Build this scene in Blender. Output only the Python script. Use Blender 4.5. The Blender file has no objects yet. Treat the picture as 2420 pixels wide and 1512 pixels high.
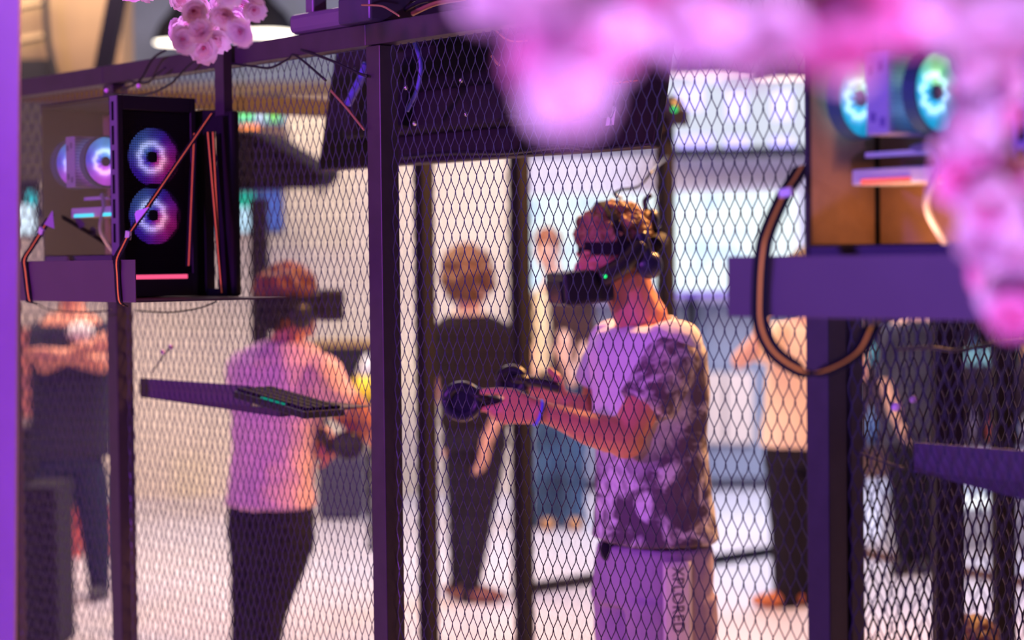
import bpy, bmesh, math, random
from mathutils import Vector, Matrix, noise as mnoise
random.seed(7)
C = bpy.context.scene.collection
S = bpy.context.scene
PI = math.pi
# ---------------------------------------------------------------- camera
FPX = 4706.0
EYE = Vector((0, 0, 1.65))
RM = Matrix.Rotation(math.radians(90 - 1.716), 3, 'X') @ Matrix.Rotation(math.radians(-0.65), 3, 'Z')
cd = bpy.data.cameras.new('camera'); cam = bpy.data.objects.new('camera', cd); C.objects.link(cam)
cam.matrix_world = Matrix.Translation(EYE) @ RM.to_4x4()
cd.sensor_width = 36; cd.lens = 36 * FPX / 2420; cd.clip_start = .05; cd.clip_end = 80
cd.dof.use_dof = True; cd.dof.focus_distance = 4.15; cd.dof.aperture_fstop = 1.9
S.camera = cam
# ---------------------------------------------------------------- world, lights, exposure
S.view_settings.view_transform = 'Standard'; S.view_settings.look = 'None'
S.view_settings.gamma = 1; S.view_settings.use_curve_mapping = False
S.view_settings.exposure = -0.08
S.render.engine = 'CYCLES'
S.cycles.use_denoising = True
S.cycles.max_bounces = 8; S.cycles.transparent_max_bounces = 16
wd = bpy.data.worlds.new('world'); S.world = wd; wd.use_nodes = True
wd.node_tree.nodes['Background'].inputs[0].default_value = (.26, .14, .60, 1)
wd.node_tree.nodes['Background'].inputs[1].default_value = .04
def area(name, loc, target, size, power, color, sy=None):
    l = bpy.data.lights.new(name, 'AREA'); l.energy = power; l.color = color; l.size = size
    if sy: l.shape = 'RECTANGLE'; l.size_y = sy
    o = bpy.data.objects.new(name, l); C.objects.link(o); o.location = loc
    o.rotation_euler = (Vector(target) - Vector(loc)).to_track_quat('-Z', 'Y').to_euler()
    return o
area('violet_stage_light', (-4.2, 1.2, 2.6), (0, 4.4, 1.4), .5, 215, (.24, .08, 1.0))

def spot(name, loc, target, power, color, ang, blend=.5, r=.12):
    l = bpy.data.lights.new(name, 'SPOT'); l.energy = power; l.color = color; l.spot_size = math.radians(ang); l.spot_blend = blend; l.shadow_soft_size = r
    o = bpy.data.objects.new(name, l); C.objects.link(o); o.location = loc
    o.rotation_euler = (Vector(target) - Vector(loc)).to_track_quat('-Z', 'Y').to_euler(); return o
spot('magenta_stage_light', (-4.5, 1.2, 2.5), (-.25, 5.6, 1.35), 430, (1.0, .10, .58), 38, .8)
spot('violet_fill_spot', (-1.5, .2, 2.5), (.44, 5.2, 1.22), 300, (.32, .11, 1.0), 15, 1.0)  # added narrow fill for the man's near side, no lamp of the hall
spot('blossom_fill_spot', (.10, .10, .75), (.42, 1.35, 2.0), 380, (.60, .40, 1.0), 75)  # added fill aimed up to brighten the near blossoms only
spot('blossom_fill_spot', (-.42, 3.3, .8), (-.63, 4.1, 2.25), 150, (.66, .40, 1.0), 24)  # second added fill, for the sharp blossoms at upper left
area('warm_cage_light', (1.8, 6.6, 3.7), (.4, 5.1, 1.2), .8, 430, (1.0, .46, .14))
area('warm_hall_light', (-2.2, 10.2, 3.9), (-1.6, 12.2, .9), 3.0, 400, (1.0, .76, .54))
area('warm_floor_light', (-.6, 8.6, 3.9), (-.6, 9.0, 0), 2.2, 85, (1.0, .80, .84))
area('cool_hall_light', (2.6, 11.5, 3.9), (2.2, 12.2, 0), 3.0, 350, (.70, .79, 1.0))
# ---------------------------------------------------------------- geometry of the place
def ray(px, py):
    return RM @ Vector(((px - 1210) / FPX, -(py - 756) / FPX, -1))
def P(px, py, s, dy=0.0):                       # the point seen at a pixel, at the distance where a metre measures s pixels
    d = ray(px, py); t = (FPX / s) / d.y
    p = EYE + d * t
    if dy: p = EYE + d * t * (1 + dy / (FPX / s))
    return p
DU = Vector((.658, -.753, 0)); DV = Vector((.753, .658, 0)); UP = Vector((0, 0, 1))
O0 = P(1905, 606, 1350); O0.z = 0               # foot of the corner post of the cage
def G(u, v, z): return O0 + DU * u + DV * v + UP * z
def FP(px, py, v=0.0):                          # (u, z) of a pixel on the plane v metres behind the front fence
    d = ray(px, py); n = DV
    t = (O0 + DV * v - EYE).dot(n) / d.dot(n)
    p = EYE + d * t
    return (p - O0).dot(DU), p.z
def SP(px, py, u):                              # (v, z) on the plane u
    d = ray(px, py); t = (O0 + DU * u - EYE).dot(DU) / d.dot(DU)
    p = EYE + d * t
    return (p - O0).dot(DV), p.z
def FV(px, py, v): u, z = FP(px, py, v); return G(u, v, z)
# ---------------------------------------------------------------- materials
MAT = {}
def mat(name, col, rough=.5, metal=0, spec=.5, noise=0, nscale=8, bump=0, bscale=60, emit=None, estr=0, alpha=1, trans=0, sss=0, col2=None, coat=0):
    if name in MAT: return MAT[name]
    if rough >= .75 and spec == .5: spec = .12
    m = bpy.data.materials.new(name); m.use_nodes = True; nt = m.node_tree; b = nt.nodes['Principled BSDF']
    b.inputs['Base Color'].default_value = (*col, 1); b.inputs['Roughness'].default_value = rough
    b.inputs['Metallic'].default_value = metal; b.inputs['Specular IOR Level'].default_value = spec
    b.inputs['Alpha'].default_value = alpha; b.inputs['Transmission Weight'].default_value = trans
    b.inputs['Coat Weight'].default_value = coat
    if sss:
        b.inputs['Subsurface Weight'].default_value = sss; b.inputs['Subsurface Radius'].default_value = (.01, .004, .002)
    if emit: b.inputs['Emission Color'].default_value = (*emit, 1); b.inputs['Emission Strength'].default_value = estr
    tc = nt.nodes.new('ShaderNodeTexCoord')
    if noise or col2:
        n = nt.nodes.new('ShaderNodeTexNoise'); n.inputs['Scale'].default_value = nscale; n.inputs['Detail'].default_value = 5
        nt.links.new(tc.outputs['Object'], n.inputs['Vector'])
        r = nt.nodes.new('ShaderNodeValToRGB'); r.color_ramp.elements[0].position = .38; r.color_ramp.elements[1].position = .62
        c2 = col2 if col2 else tuple(c * (1 - noise) for c in col)
        r.color_ramp.elements[0].color = (*c2, 1); r.color_ramp.elements[1].color = (*col, 1)
        nt.links.new(n.outputs['Fac'], r.inputs['Fac']); nt.links.new(r.outputs['Color'], b.inputs['Base Color'])
    if bump:
        n2 = nt.nodes.new('ShaderNodeTexNoise'); n2.inputs['Scale'].default_value = bscale
        nt.links.new(tc.outputs['Object'], n2.inputs['Vector'])
        bp = nt.nodes.new('ShaderNodeBump'); bp.inputs['Strength'].default_value = bump; bp.inputs['Distance'].default_value = .01
        nt.links.new(n2.outputs['Fac'], bp.inputs['Height']); nt.links.new(bp.outputs['Normal'], b.inputs['Normal'])
    MAT[name] = m; return m
def emis(name, col, s):
    if name in MAT: return MAT[name]
    m = bpy.data.materials.new(name); m.use_nodes = True; nt = m.node_tree; nt.nodes.clear()
    e = nt.nodes.new('ShaderNodeEmission'); e.inputs[0].default_value = (*col, 1); e.inputs[1].default_value = s
    o = nt.nodes.new('ShaderNodeOutputMaterial'); nt.links.new(e.outputs[0], o.inputs[0]); MAT[name] = m; return m
def vemis(name, s):                              # light-emitting material whose colour comes from the light ring's own colour attribute
    if name in MAT: return MAT[name]
    m = bpy.data.materials.new(name); m.use_nodes = True; nt = m.node_tree; nt.nodes.clear()
    a = nt.nodes.new('ShaderNodeAttribute'); a.attribute_name = 'Col'
    e = nt.nodes.new('ShaderNodeEmission'); e.inputs[1].default_value = s
    o = nt.nodes.new('ShaderNodeOutputMaterial'); nt.links.new(a.outputs[0], e.inputs[0]); nt.links.new(e.outputs[0], o.inputs[0]); MAT[name] = m; return m
def pattern(name, light, dark, scale, thresh, seed=0, zlo=None, zhi=None, zmin=None):
    m = bpy.data.materials.new(name); m.use_nodes = True; nt = m.node_tree; b = nt.nodes['Principled BSDF']
    b.inputs['Roughness'].default_value = .85; b.inputs['Specular IOR Level'].default_value = .2
    tc = nt.nodes.new('ShaderNodeTexCoord'); mp = nt.nodes.new('ShaderNodeMapping'); mp.inputs['Location'].default_value = (seed, seed * .7, 0)
    nt.links.new(tc.outputs['Object'], mp.inputs['Vector'])
    n = nt.nodes.new('ShaderNodeTexNoise'); n.inputs['Scale'].default_value = scale; n.inputs['Detail'].default_value = 6; n.inputs['Roughness'].default_value = .62; n.inputs['Distortion'].default_value = 1.1
    nt.links.new(mp.outputs['Vector'], n.inputs['Vector'])
    r = nt.nodes.new('ShaderNodeValToRGB'); e = r.color_ramp.elements
    e[0].position = thresh - .05; e[1].position = thresh + .10; e[0].color = (*dark, 1); e[1].color = (*light, 1)
    mid = r.color_ramp.elements.new(thresh + .02); mid.color = (*[(a * .45 + c * .55) for a, c in zip(light, dark)], 1)
    out = r.outputs['Color']
    nt.links.new(n.outputs['Fac'], r.inputs['Fac'])
    if zlo is not None:                          # printed part of the shirt: below a height, the rest plain
        sx = nt.nodes.new('ShaderNodeSeparateXYZ'); nt.links.new(tc.outputs['Object'], sx.inputs[0])
        n3 = nt.nodes.new('ShaderNodeTexNoise'); n3.inputs['Scale'].default_value = 9; nt.links.new(mp.outputs['Vector'], n3.inputs['Vector'])
        ad = nt.nodes.new('ShaderNodeMath'); ad.operation = 'MULTIPLY_ADD'; ad.inputs[1].default_value = .25; nt.links.new(n3.outputs['Fac'], ad.inputs[0]); nt.links.new(sx.outputs['Z'], ad.inputs[2])
        mr = nt.nodes.new('ShaderNodeMapRange'); mr.inputs['From Min'].default_value = zlo; mr.inputs['From Max'].default_value = zhi
        dp = nt.nodes.new('ShaderNodeVectorMath'); dp.operation = 'DOT_PRODUCT'; dp.inputs[1].default_value = (-1.41, -.75, 0); nt.links.new(tc.outputs['Object'], dp.inputs[0])
        a2_ = nt.nodes.new('ShaderNodeMath'); nt.links.new(ad.outputs[0], a2_.inputs[0]); nt.links.new(dp.outputs['Value'], a2_.inputs[1])
        nt.links.new(a2_.outputs[0], mr.inputs['Value'])
        mx = nt.nodes.new('ShaderNodeMixRGB'); nt.links.new(mr.outputs[0], mx.inputs[0]); nt.links.new(out, mx.inputs[1]); mx.inputs[2].default_value = (*light, 1)
        out = mx.outputs[0]
    nt.links.new(out, b.inputs['Base Color'])
    w = nt.nodes.new('ShaderNodeTexNoise'); w.inputs['Scale'].default_value = 14; nt.links.new(tc.outputs['Object'], w.inputs['Vector'])
    bp = nt.nodes.new('ShaderNodeBump'); bp.inputs['Strength'].default_value = .5; bp.inputs['Distance'].default_value = .02
    nt.links.new(w.outputs['Fac'], bp.inputs['Height']); nt.links.new(bp.outputs['Normal'], b.inputs['Normal'])
    MAT[name] = m; return m
M_FRAME = mat('painted_steel_frame', (.052, .038, .058), .42, .2, noise=.15, nscale=20)
M_WIRE = mat('coated_wire', (.062, .058, .13), .38, .3)
M_WIRE2 = mat('shaded_coated_wire', (.05, .045, .06), .5, .2)  # wire colour darkened to paint the unlit side fence
M_BLACK = mat('black_plastic', (.012, .012, .018), .38)
M_BLACKM = mat('black_matte', (.006, .005, .011), .75, spec=.25)
M_SCREW = mat('bright_steel', (.8, .8, .85), .25, 1)
M_SKIN = mat('skin', (.68, .27, .17), .48, sss=.12, noise=.08, nscale=18)
M_SKIN2 = mat('light_skin', (.72, .42, .32), .5, sss=.1)
M_WHITE = mat('white_plastic', (.8, .8, .82), .4)
M_ORANGE = mat('orange_stripe', (1.0, .52, .05), .6)
M_WEB = mat('black_webbing', (.012, .012, .016), .75, bump=.3, bscale=300)
# ---------------------------------------------------------------- mesh builder
class MB:
    def __init__(s): s.v = []; s.f = []; s.c = None
    def add(s, vs, fs):
        o = len(s.v); s.v += [Vector(v) for v in vs]; s.f += [tuple(i + o for i in f) for f in fs]; return s
    def box(s, c, h, ax=None):                   # centre, half sizes, three axes
        X, Y, Z = ax if ax else (Vector((1, 0, 0)), Vector((0, 1, 0)), UP); c = Vector(c)
        vs = [c + X * h[0] * a + Y * h[1] * b + Z * h[2] * d for a in (-1, 1) for b in (-1, 1) for d in (-1, 1)]
        return s.add(vs, [(0, 1, 3, 2), (4, 6, 7, 5), (0, 4, 5, 1), (2, 3, 7, 6), (0, 2, 6, 4), (1, 5, 7, 3)])
    def fbox(s, u0, u1, v0, v1, z0, z1):          # box along the fence axes
        return s.box(G((u0 + u1) / 2, (v0 + v1) / 2, (z0 + z1) / 2), (abs(u1 - u0) / 2, abs(v1 - v0) / 2, abs(z1 - z0) / 2), (DU, DV, UP))
    def tube(s, pts, r, n=8, cap=True, flat=1.0, up=None):
        pts = [Vector(p) for p in pts]; rs = r if isinstance(r, (list, tuple)) else [r] * len(pts)
        o = len(s.v); up0 = Vector(up) if up else None; prev = None
        for i, p in enumerate(pts):
            t = (pts[min(i + 1, len(pts) - 1)] - pts[max(i - 1, 0)])
            t = t.normalized() if t.length > 1e-9 else Vector((0, 0, 1))
            if up0 is not None: a = up0 - t * up0.dot(t)
            elif prev is None: a = t.orthogonal()
            else: a = prev - t * prev.dot(t)
            a = a.normalized() if a.length > 1e-6 else t.orthogonal().normalized()
            prev = a; b = t.cross(a)
            for k in range(n):
                an = 2 * PI * k / n
                s.v.append(p + a * (math.cos(an) * rs[i] * flat) + b * (math.sin(an) * rs[i]))
        for i in range(len(pts) - 1):
            for k in range(n):
                k2 = (k + 1) % n
                s.f.append((o + i * n + k, o + i * n + k2, o + (i + 1) * n + k2, o + (i + 1) * n + k))
        if cap:
            s.f.append(tuple(o + k for k in reversed(range(n)))); s.f.append(tuple(o + (len(pts) - 1) * n + k for k in range(n)))
        return s
    def ell(s, c, r, ax=None, nu=14, nv=9):
        X, Y, Z = ax if ax else (Vector((1, 0, 0)), Vector((0, 1, 0)), UP); c = Vector(c)
        if not isinstance(r, (list, tuple)): r = (r, r, r)
        vs = [c + Z * r[2]]
        for j in range(1, nv):
            ph = PI * j / nv
            for i in range(nu):
                th = 2 * PI * i / nu
                vs.append(c + X * r[0] * math.sin(ph) * math.cos(th) + Y * r[1] * math.sin(ph) * math.sin(th) + Z * r[2] * math.cos(ph))
        vs.append(c - Z * r[2]); fs = []
        for i in range(nu): fs.append((0, 1 + i, 1 + (i + 1) % nu))
        for j in range(nv - 2):
            for i in range(nu):
                a = 1 + j * nu + i; b = 1 + j * nu + (i + 1) % nu
                fs.append((a, a + nu, b + nu, b))
        L = len(vs) - 1; o = 1 + (nv - 2) * nu
        for i in range(nu): fs.append((L, o + (i + 1) % nu, o + i))
        return s.add(vs, fs)
    def seg(s, p0, r0, p1, r1, n=12):             # tapered limb segment with round ends
        s.ell(p0, r0, nu=n, nv=8); s.ell(p1, r1, nu=n, nv=8)
        return s.tube([p0, p1], [r0, r1], n)
    def chain(s, *pr, n=12):
        for (a, ra), (b, rb) in zip(pr, pr[1:]): s.seg(a, ra, b, rb, n)
        return s
    def loft(s, st, A, B, n=20):                  # stations (centre, half width along A, half width along B)
        o = len(s.v)
        for c, a, b in st:
            for k in range(n):
                an = 2 * PI * k / n; ca, sa = math.cos(an), math.sin(an)
                ca = math.copysign(abs(ca) ** .85, ca); sa = math.copysign(abs(sa) ** .85, sa)
                s.v.append(Vector(c) + A * a * ca + B * b * sa)
        m = len(st)
        for i in range(m - 1):
            for k in range(n):
                k2 = (k + 1) % n; s.f.append((o + i * n + k, o + i * n + k2, o + (i + 1) * n + k2, o + (i + 1) * n + k))
        s.f.append(tuple(o + k for k in reversed(range(n)))); s.f.append(tuple(o + (m - 1) * n + k for k in range(n)))
        return s
    def ribbon(s, pts, w, wd, th=.0015):          # flat strap: points, half width, width direction
        wd = Vector(wd).normalized(); o = len(s.v); pts = [Vector(p) for p in pts]
        for i, p in enumerate(pts):
            t = (pts[min(i + 1, len(pts) - 1)] - pts[max(i - 1, 0)]).normalized()
            x = wd - t * wd.dot(t); x.normalize(); nn = t.cross(x)
            for a, b in ((-1, -1), (1, -1), (1, 1), (-1, 1)): s.v.append(p + x * w * a + nn * th * b)
        for i in range(len(pts) - 1):
            for k in range(4):
                k2 = (k + 1) % 4; s.f.append((o + i * 4 + k, o + i * 4 + k2, o + i * 4 + 4 + k2, o + i * 4 + 4 + k))
        L = o + (len(pts) - 1) * 4
        s.f.append((o + 3, o + 2, o + 1, o)); s.f.append((L, L + 1, L + 2, L + 3)); return s
WL = {}
def link(name, me, m, parent, base):
    o = bpy.data.objects.new(name, me); C.objects.link(o)
    if m: me.materials.clear(); me.materials.append(m)
    if parent is not None: o.parent = parent
    WL[o.name] = base
    return o
def obj(name, mb, m, parent=None, smooth=False, base=None, bevel=0, col=None):
    if parent is not None: b = WL[parent.name]
    elif base is not None: b = Vector(base)
    else:
        xs = [v.x for v in mb.v]; ys = [v.y for v in mb.v]; zs = [v.z for v in mb.v]
        b = Vector(((min(xs) + max(xs)) / 2, (min(ys) + max(ys)) / 2, min(zs)))
    me = bpy.data.meshes.new(name); me.from_pydata([v - b for v in mb.v], [], mb.f); me.validate(); me.update()
    if smooth: me.polygons.foreach_set('use_smooth', [True] * len(me.polygons))
    if col:
        ca = me.color_attributes.new('Col', 'FLOAT_COLOR', 'POINT')
        for i, c in enumerate(col): ca.data[i].color = (*c, 1)
    o = link(name, me, m, parent, b)
    if parent is None: o.location = b
    if bevel:
        md = o.modifiers.new('bevel', 'BEVEL'); md.width = bevel; md.segments = 2; md.limit_method = 'ANGLE'
    return o
def tag(o, label, cat, group=None, kind=None):
    if label: o['label'] = label
    if cat: o['category'] = cat
    if group: o['group'] = group
    if kind: o['kind'] = kind
    return o
def thing(name, label, cat, loc, group=None):
    o = bpy.data.objects.new(name, None); C.objects.link(o); o.location = loc; o.empty_display_size = .1; WL[o.name] = Vector(loc)
    return tag(o, label, cat, group)
def struct(name, mb, m, **k):
    o = obj(name, mb, m, **k); o['kind'] = 'structure'; return o
def remesh(name, mb, m, parent, voxel, smooth=4, disp=0, dscale=8, lump=None, base=None):
    """one continuous skin over overlapping closed shapes"""
    o = obj(name, mb, m, parent, base=base)
    r = o.modifiers.new('r', 'REMESH'); r.mode = 'VOXEL'; r.voxel_size = voxel; r.use_smooth_shade = True
    if smooth:
        q = o.modifiers.new('s', 'SMOOTH'); q.factor = .5; q.iterations = smooth
    dg = bpy.context.evaluated_depsgraph_get(); ev = o.evaluated_get(dg)
    me = bpy.data.meshes.new_from_object(ev); o.modifiers.clear(); old = o.data; o.data = me; bpy.data.meshes.remove(old)
    if disp:
        me.update(); nn = [v.normal.copy() for v in me.vertices]
        for v, n in zip(me.vertices, nn):
            q = v.co * dscale
            a = mnoise.noise(q) + .5 * mnoise.noise(q * 2.3)
            if lump == 'hair': a = abs(math.sin(3 * a + q.z * 1.2)) * 1.3 - .4
            v.co += n * disp * a
    me.materials.clear(); me.materials.append(m)
    me.polygons.foreach_set('use_smooth', [True] * len(me.polygons))
    return o
def cyl(mb, c, ax, r, h, n=24):
    ax = Vector(ax).normalized(); return mb.tube([Vector(c) - ax * h / 2, Vector(c) + ax * h / 2], r, n)
def catmull(pts, k=6):
    pts = [Vector(p) for p in pts]; out = []
    for i in range(len(pts) - 1):
        p0 = pts[max(i - 1, 0)]; p1 = pts[i]; p2 = pts[i + 1]; p3 = pts[min(i + 2, len(pts) - 1)]
        for j in range(k):
            t = j / k
            out.append(.5 * ((2 * p1) + (p2 - p0) * t + (2 * p0 - 5 * p1 + 4 * p2 - p3) * t * t + (3 * p1 - p0 - 3 * p2 + p3) * t ** 3))
    out.append(pts[-1]); return out
# ---------------------------------------------------------------- the room
M_FLOOR = mat('pale_floor', (.70, .64, .73), .35, noise=.06, nscale=1.5)
M_BEIGE = mat('beige_wall', (.78, .68, .56), .8, noise=.08, nscale=2)
M_GREYW = mat('grey_concrete', (.16, .19, .28), .85, noise=.35, nscale=1.2)
M_CEIL = mat('grey_ceiling', (.20, .21, .25), .9, noise=.3, nscale=1)
M_LAV = mat('pale_lavender_wall', (.62, .60, .72), .8, noise=.05)
M_PURW = mat('smooth_violet_board', (.92, .48, .76), .6, bump=.15, bscale=30, noise=.08, nscale=3)
struct('floor', MB().box((0, 9, -.05), (8, 10, .05)), M_FLOOR)
struct('ceiling', MB().box((0, 9, 4.35), (8, 10, .05)), M_CEIL)
struct('wall_back', MB().box((-2.8, 14.1, 1.42), (5.2 - 2.33 - .0, .1, 1.42)), M_BEIGE)
struct('wall_upper', MB().box((-2.8, 14.12, 3.57), (2.87, .1, .73)), M_GREYW)
struct('wall_rear', MB().box((4, 17.6, 2.15), (4, .1, 2.15)), M_LAV)
struct('wall_right', MB().box((8.1, 9, 2.15), (.1, 10, 2.15)), M_LAV)
struct('wall_left', MB().box((-8.1, 9, 2.15), (.1, 10, 2.15)), M_BEIGE)
struct('trim_1', MB().box((-2.8, 13.97, 2.86), (2.87, .05, .05)), mat('brown_wood', (.08, .04, .02), .6))
# a violet-lit board wall beside the camera, cropped by the left edge of the photograph
pb = MB(); e0 = P(22, 0, 1500); e1 = P(58, 1512, 1500); ex = (e0.x + e1.x) / 2
pb.box((ex - .33, e0.y + .06, 2.1), (.33, .008, 2.1), (Vector((1, 0, -.026)), Vector((0, 1, 0)), Vector((0.026, 0, 1))))
struct('wall_partition', pb, M_PURW)
# ---------------------------------------------------------------- wire mesh and the cage
def wire_mesh(o, U, W, z0, z1, w=.0283, h=.062, r=.0012, n=4, ph=0.0, knot=.012):
    """expanded wire netting: zigzag strands that meet and twist at the knots"""
    mb = MB(); N = max(1, int(round(W / (w / 2)))); q = W / N; nrm = U.cross(UP).normalized()
    for k in range(N + 1):
        pts = []; j = 0
        z = z0 + ((ph * h) if True else 0)
        jj = 0; zz = z0 - h / 2 + (ph % 1) * h * .5
        side = 0
        while zz < z1 + h / 2:
            # left knot at even half rows, right knot at odd half rows
            left = ((jj + k) % 2 == 0)
            x = k * q + (-q / 2 + .0011 if left else q / 2 - .0011)
            x = min(max(x, 0), W)
            dn = nrm * (.0010 if left else -.0010)
            for dz, sg in ((-knot / 2, -1), (knot / 2, 1)):
                z_ = min(max(zz + dz, z0), z1)
                pts.append(o + U * x + dn * sg + UP * (z_ - 0))
            zz += h / 2; jj += 1
        mb.tube(pts, r, n, cap=False)
    return mb
ZT = 2.178
uA = FP(-8, 700)[0]
T = .05
def ubox(px): return FP(px, 900)[0]
u272 = ubox(255); u900 = ubox(875) ; uC = ubox(1905)
fence_specs = [
    ('steel fence panel of dark wire mesh behind the computer beside the violet board wall', uA, u272, .0262),
    ('steel fence panel of fine wire mesh between the computer bracket and the middle post', u272, u900, .0252),
    ('large steel fence panel of diamond wire mesh in front of the man in camouflage shirt', u900, uC, .0283)]
for i, (lab, a, b, w) in enumerate(fence_specs):
    t = thing('mesh_fence_panel', lab, 'fence', G(a, 0, 0), 'mesh panels of the front cage fence')
    L = b - a
    b -= .001
    # the tube frame: its left post belongs to the panel; shared post stands on the left
    obj('post', MB().fbox(a, a + T, 0, T, 0, ZT - T), M_FRAME, t, bevel=.002)
    obj('top_rail', MB().fbox(a, b, 0, T, ZT - T + .002, ZT), M_FRAME, t, bevel=.002)
    obj('bottom_rail', MB().fbox(a + T, b, .005, T, .03, .07), M_FRAME, t, bevel=.002)
    obj('wire_mesh', wire_mesh(G(a + T + .002, T * .6, 0), DU, L - T - .004, .07, ZT - T, w=w, ph=i * .3), M_WIRE, t)
# corner post and the panel to its right
uR = ubox(2560)
t = thing('mesh_fence_panel', 'steel fence panel of wire mesh right of the corner post under the shelf', 'fence', G(uC, 0, 0), 'mesh panels of the front cage fence')
obj('post', MB().fbox(uC, uC + T, 0, T, 0, ZT - T), M_FRAME, t, bevel=.002)
obj('top_rail', MB().fbox(uC, uR, 0, T, ZT - T + .002, ZT), M_FRAME, t, bevel=.002)
obj('bottom_rail', MB().fbox(uC + T, uR, .005, T, .03, .07), M_FRAME, t, bevel=.002)
obj('wire_mesh', wire_mesh(G(uC + T + .02, T * .6, 0), DU, uR - uC - T - .03, .07, ZT - T, ph=.5), M_WIRE, t)
# side fence running back from the corner post
uS = uC + .004
t = thing('mesh_fence_panel', 'dark side fence of close wire mesh running back from the corner post', 'fence', G(uS, .06, 0))
obj('wire_mesh', wire_mesh(G(uS + .02, .09, 0), DV, .95, .07, ZT - T, r=.0021, w=.027, ph=.2), M_WIRE2, t)
v2 = 1.06
obj('top_rail', MB().fbox(uS, uS + T, .056, v2, ZT - T, ZT), M_FRAME, t)
obj('post', MB().fbox(uS + .0, uS + T, .056, .09, 0, ZT - T), M_FRAME, t)
obj('post', MB().fbox(uS + .0, uS + T, v2, v2 + T, 0, ZT), M_FRAME, t)
# left side fence of the cage, running back to the post with the tracking sensor
M_BRN = mat('warm_lit_steel_frame', (.026, .015, .009), .5)  # brown tone paints the warm light on the dark rail
t = thing('mesh_fence_panel', 'long left side fence of the cage with brown-lit top rail, seen through the front mesh', 'fence', G(uA, .06, 0))
vp = [SP(x, 700, uA)[0] for x in (980, 1208, 1552)]
obj('top_rail', MB().fbox(uA, uA + T, .056, vp[2] + T, ZT - T + .0, ZT + .0), M_BRN, t)
prev = .06
for j, v in enumerate(vp):
    obj('post', MB().fbox(uA, uA + T, v, v + T, 0, ZT - T), M_BLACKM, t)
    obj('wire_mesh', wire_mesh(G(uA + .02, prev, 0), DV, v - prev, .1, ZT - T, r=.0012, w=.03, ph=.1 + .3 * j), M_WIRE2, t)
    prev = v + T
obj('bottom_rail', MB().fbox(uA, uA + T, .056, vp[2], .03, .09), M_BLACKM, t)
# tracking sensor on the far corner post
c = G(uA + .025, vp[2] + .025, ZT + .03)
t = thing('tracking_sensor', 'black round tracking sensor with green light on top of cage corner post', 'sensor', G(uA + .025, vp[2] + .025, ZT))
X = (EYE - c).normalized(); X.z = 0; X.normalize(); Yx = UP.cross(X)
mb = MB(); cc = c + Vector((.02, -.02, .01)); mb.ell(cc, (.055, .05, .05)); mb.box(cc + Vector((.03, -.01, -.035)), (.035, .03, .03)); mb.box(c - UP * .006, (.02, .02, .022))
remesh('sensor_body', mb, M_BLACK, t, .005, 2)
obj('indicator_light', MB().ell(P(1594, 258, FPX / (cc.y - .055)), .009), emis('green_led', (.02, 1, .25), 1.6), t, smooth=True)
# ---------------------------------------------------------------- low barrier of the next cage far behind
t = thing('cage_barrier', 'black low floor frame and post of the far cage behind the man', 'barrier', P(1228, 1410, 482))
a = P(1228, 1405, 482); b = P(1880, 1312, 424); a.z = b.z = .03
obj('floor_rail', MB().tube([a, b], .035, 4), M_BLACKM, t)
obj('post', MB().box((a.x, a.y, 1.1), (.035, .035, 1.1)), M_BLACKM, t)
t = thing('cage_barrier', 'brown low floor rail of the far cage seen through right mesh', 'barrier', P(2000, 1320, 430))
a = P(1960, 1312, 424); b = P(2560, 1432, 495); a.z = b.z = .03
obj('floor_rail', MB().tube([a, b], .03, 4), mat('brown_floor_rail', (.12, .05, .03), .6), t)
for i, (px, s, w) in enumerate([(2240, 900, .036), (2372, 780, .03)]):
    p = P(px, 1300, s); o = obj('steel_post', MB().box((p.x, p.y, 1.1), (w, w, 1.1)), M_BLACKM)
    tag(o, ['dark brown steel post behind right mesh under the low shelf', 'thinner dark steel post at right edge behind the mesh'][i], 'post')
p = P(615, 700, 560); o = obj('steel_post', MB().box((p.x, p.y, .96), (.035, .035, .96)), M_BLACKM)
tag(o, 'dark steel post rising behind the person in pale pink shirt', 'post')
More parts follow.
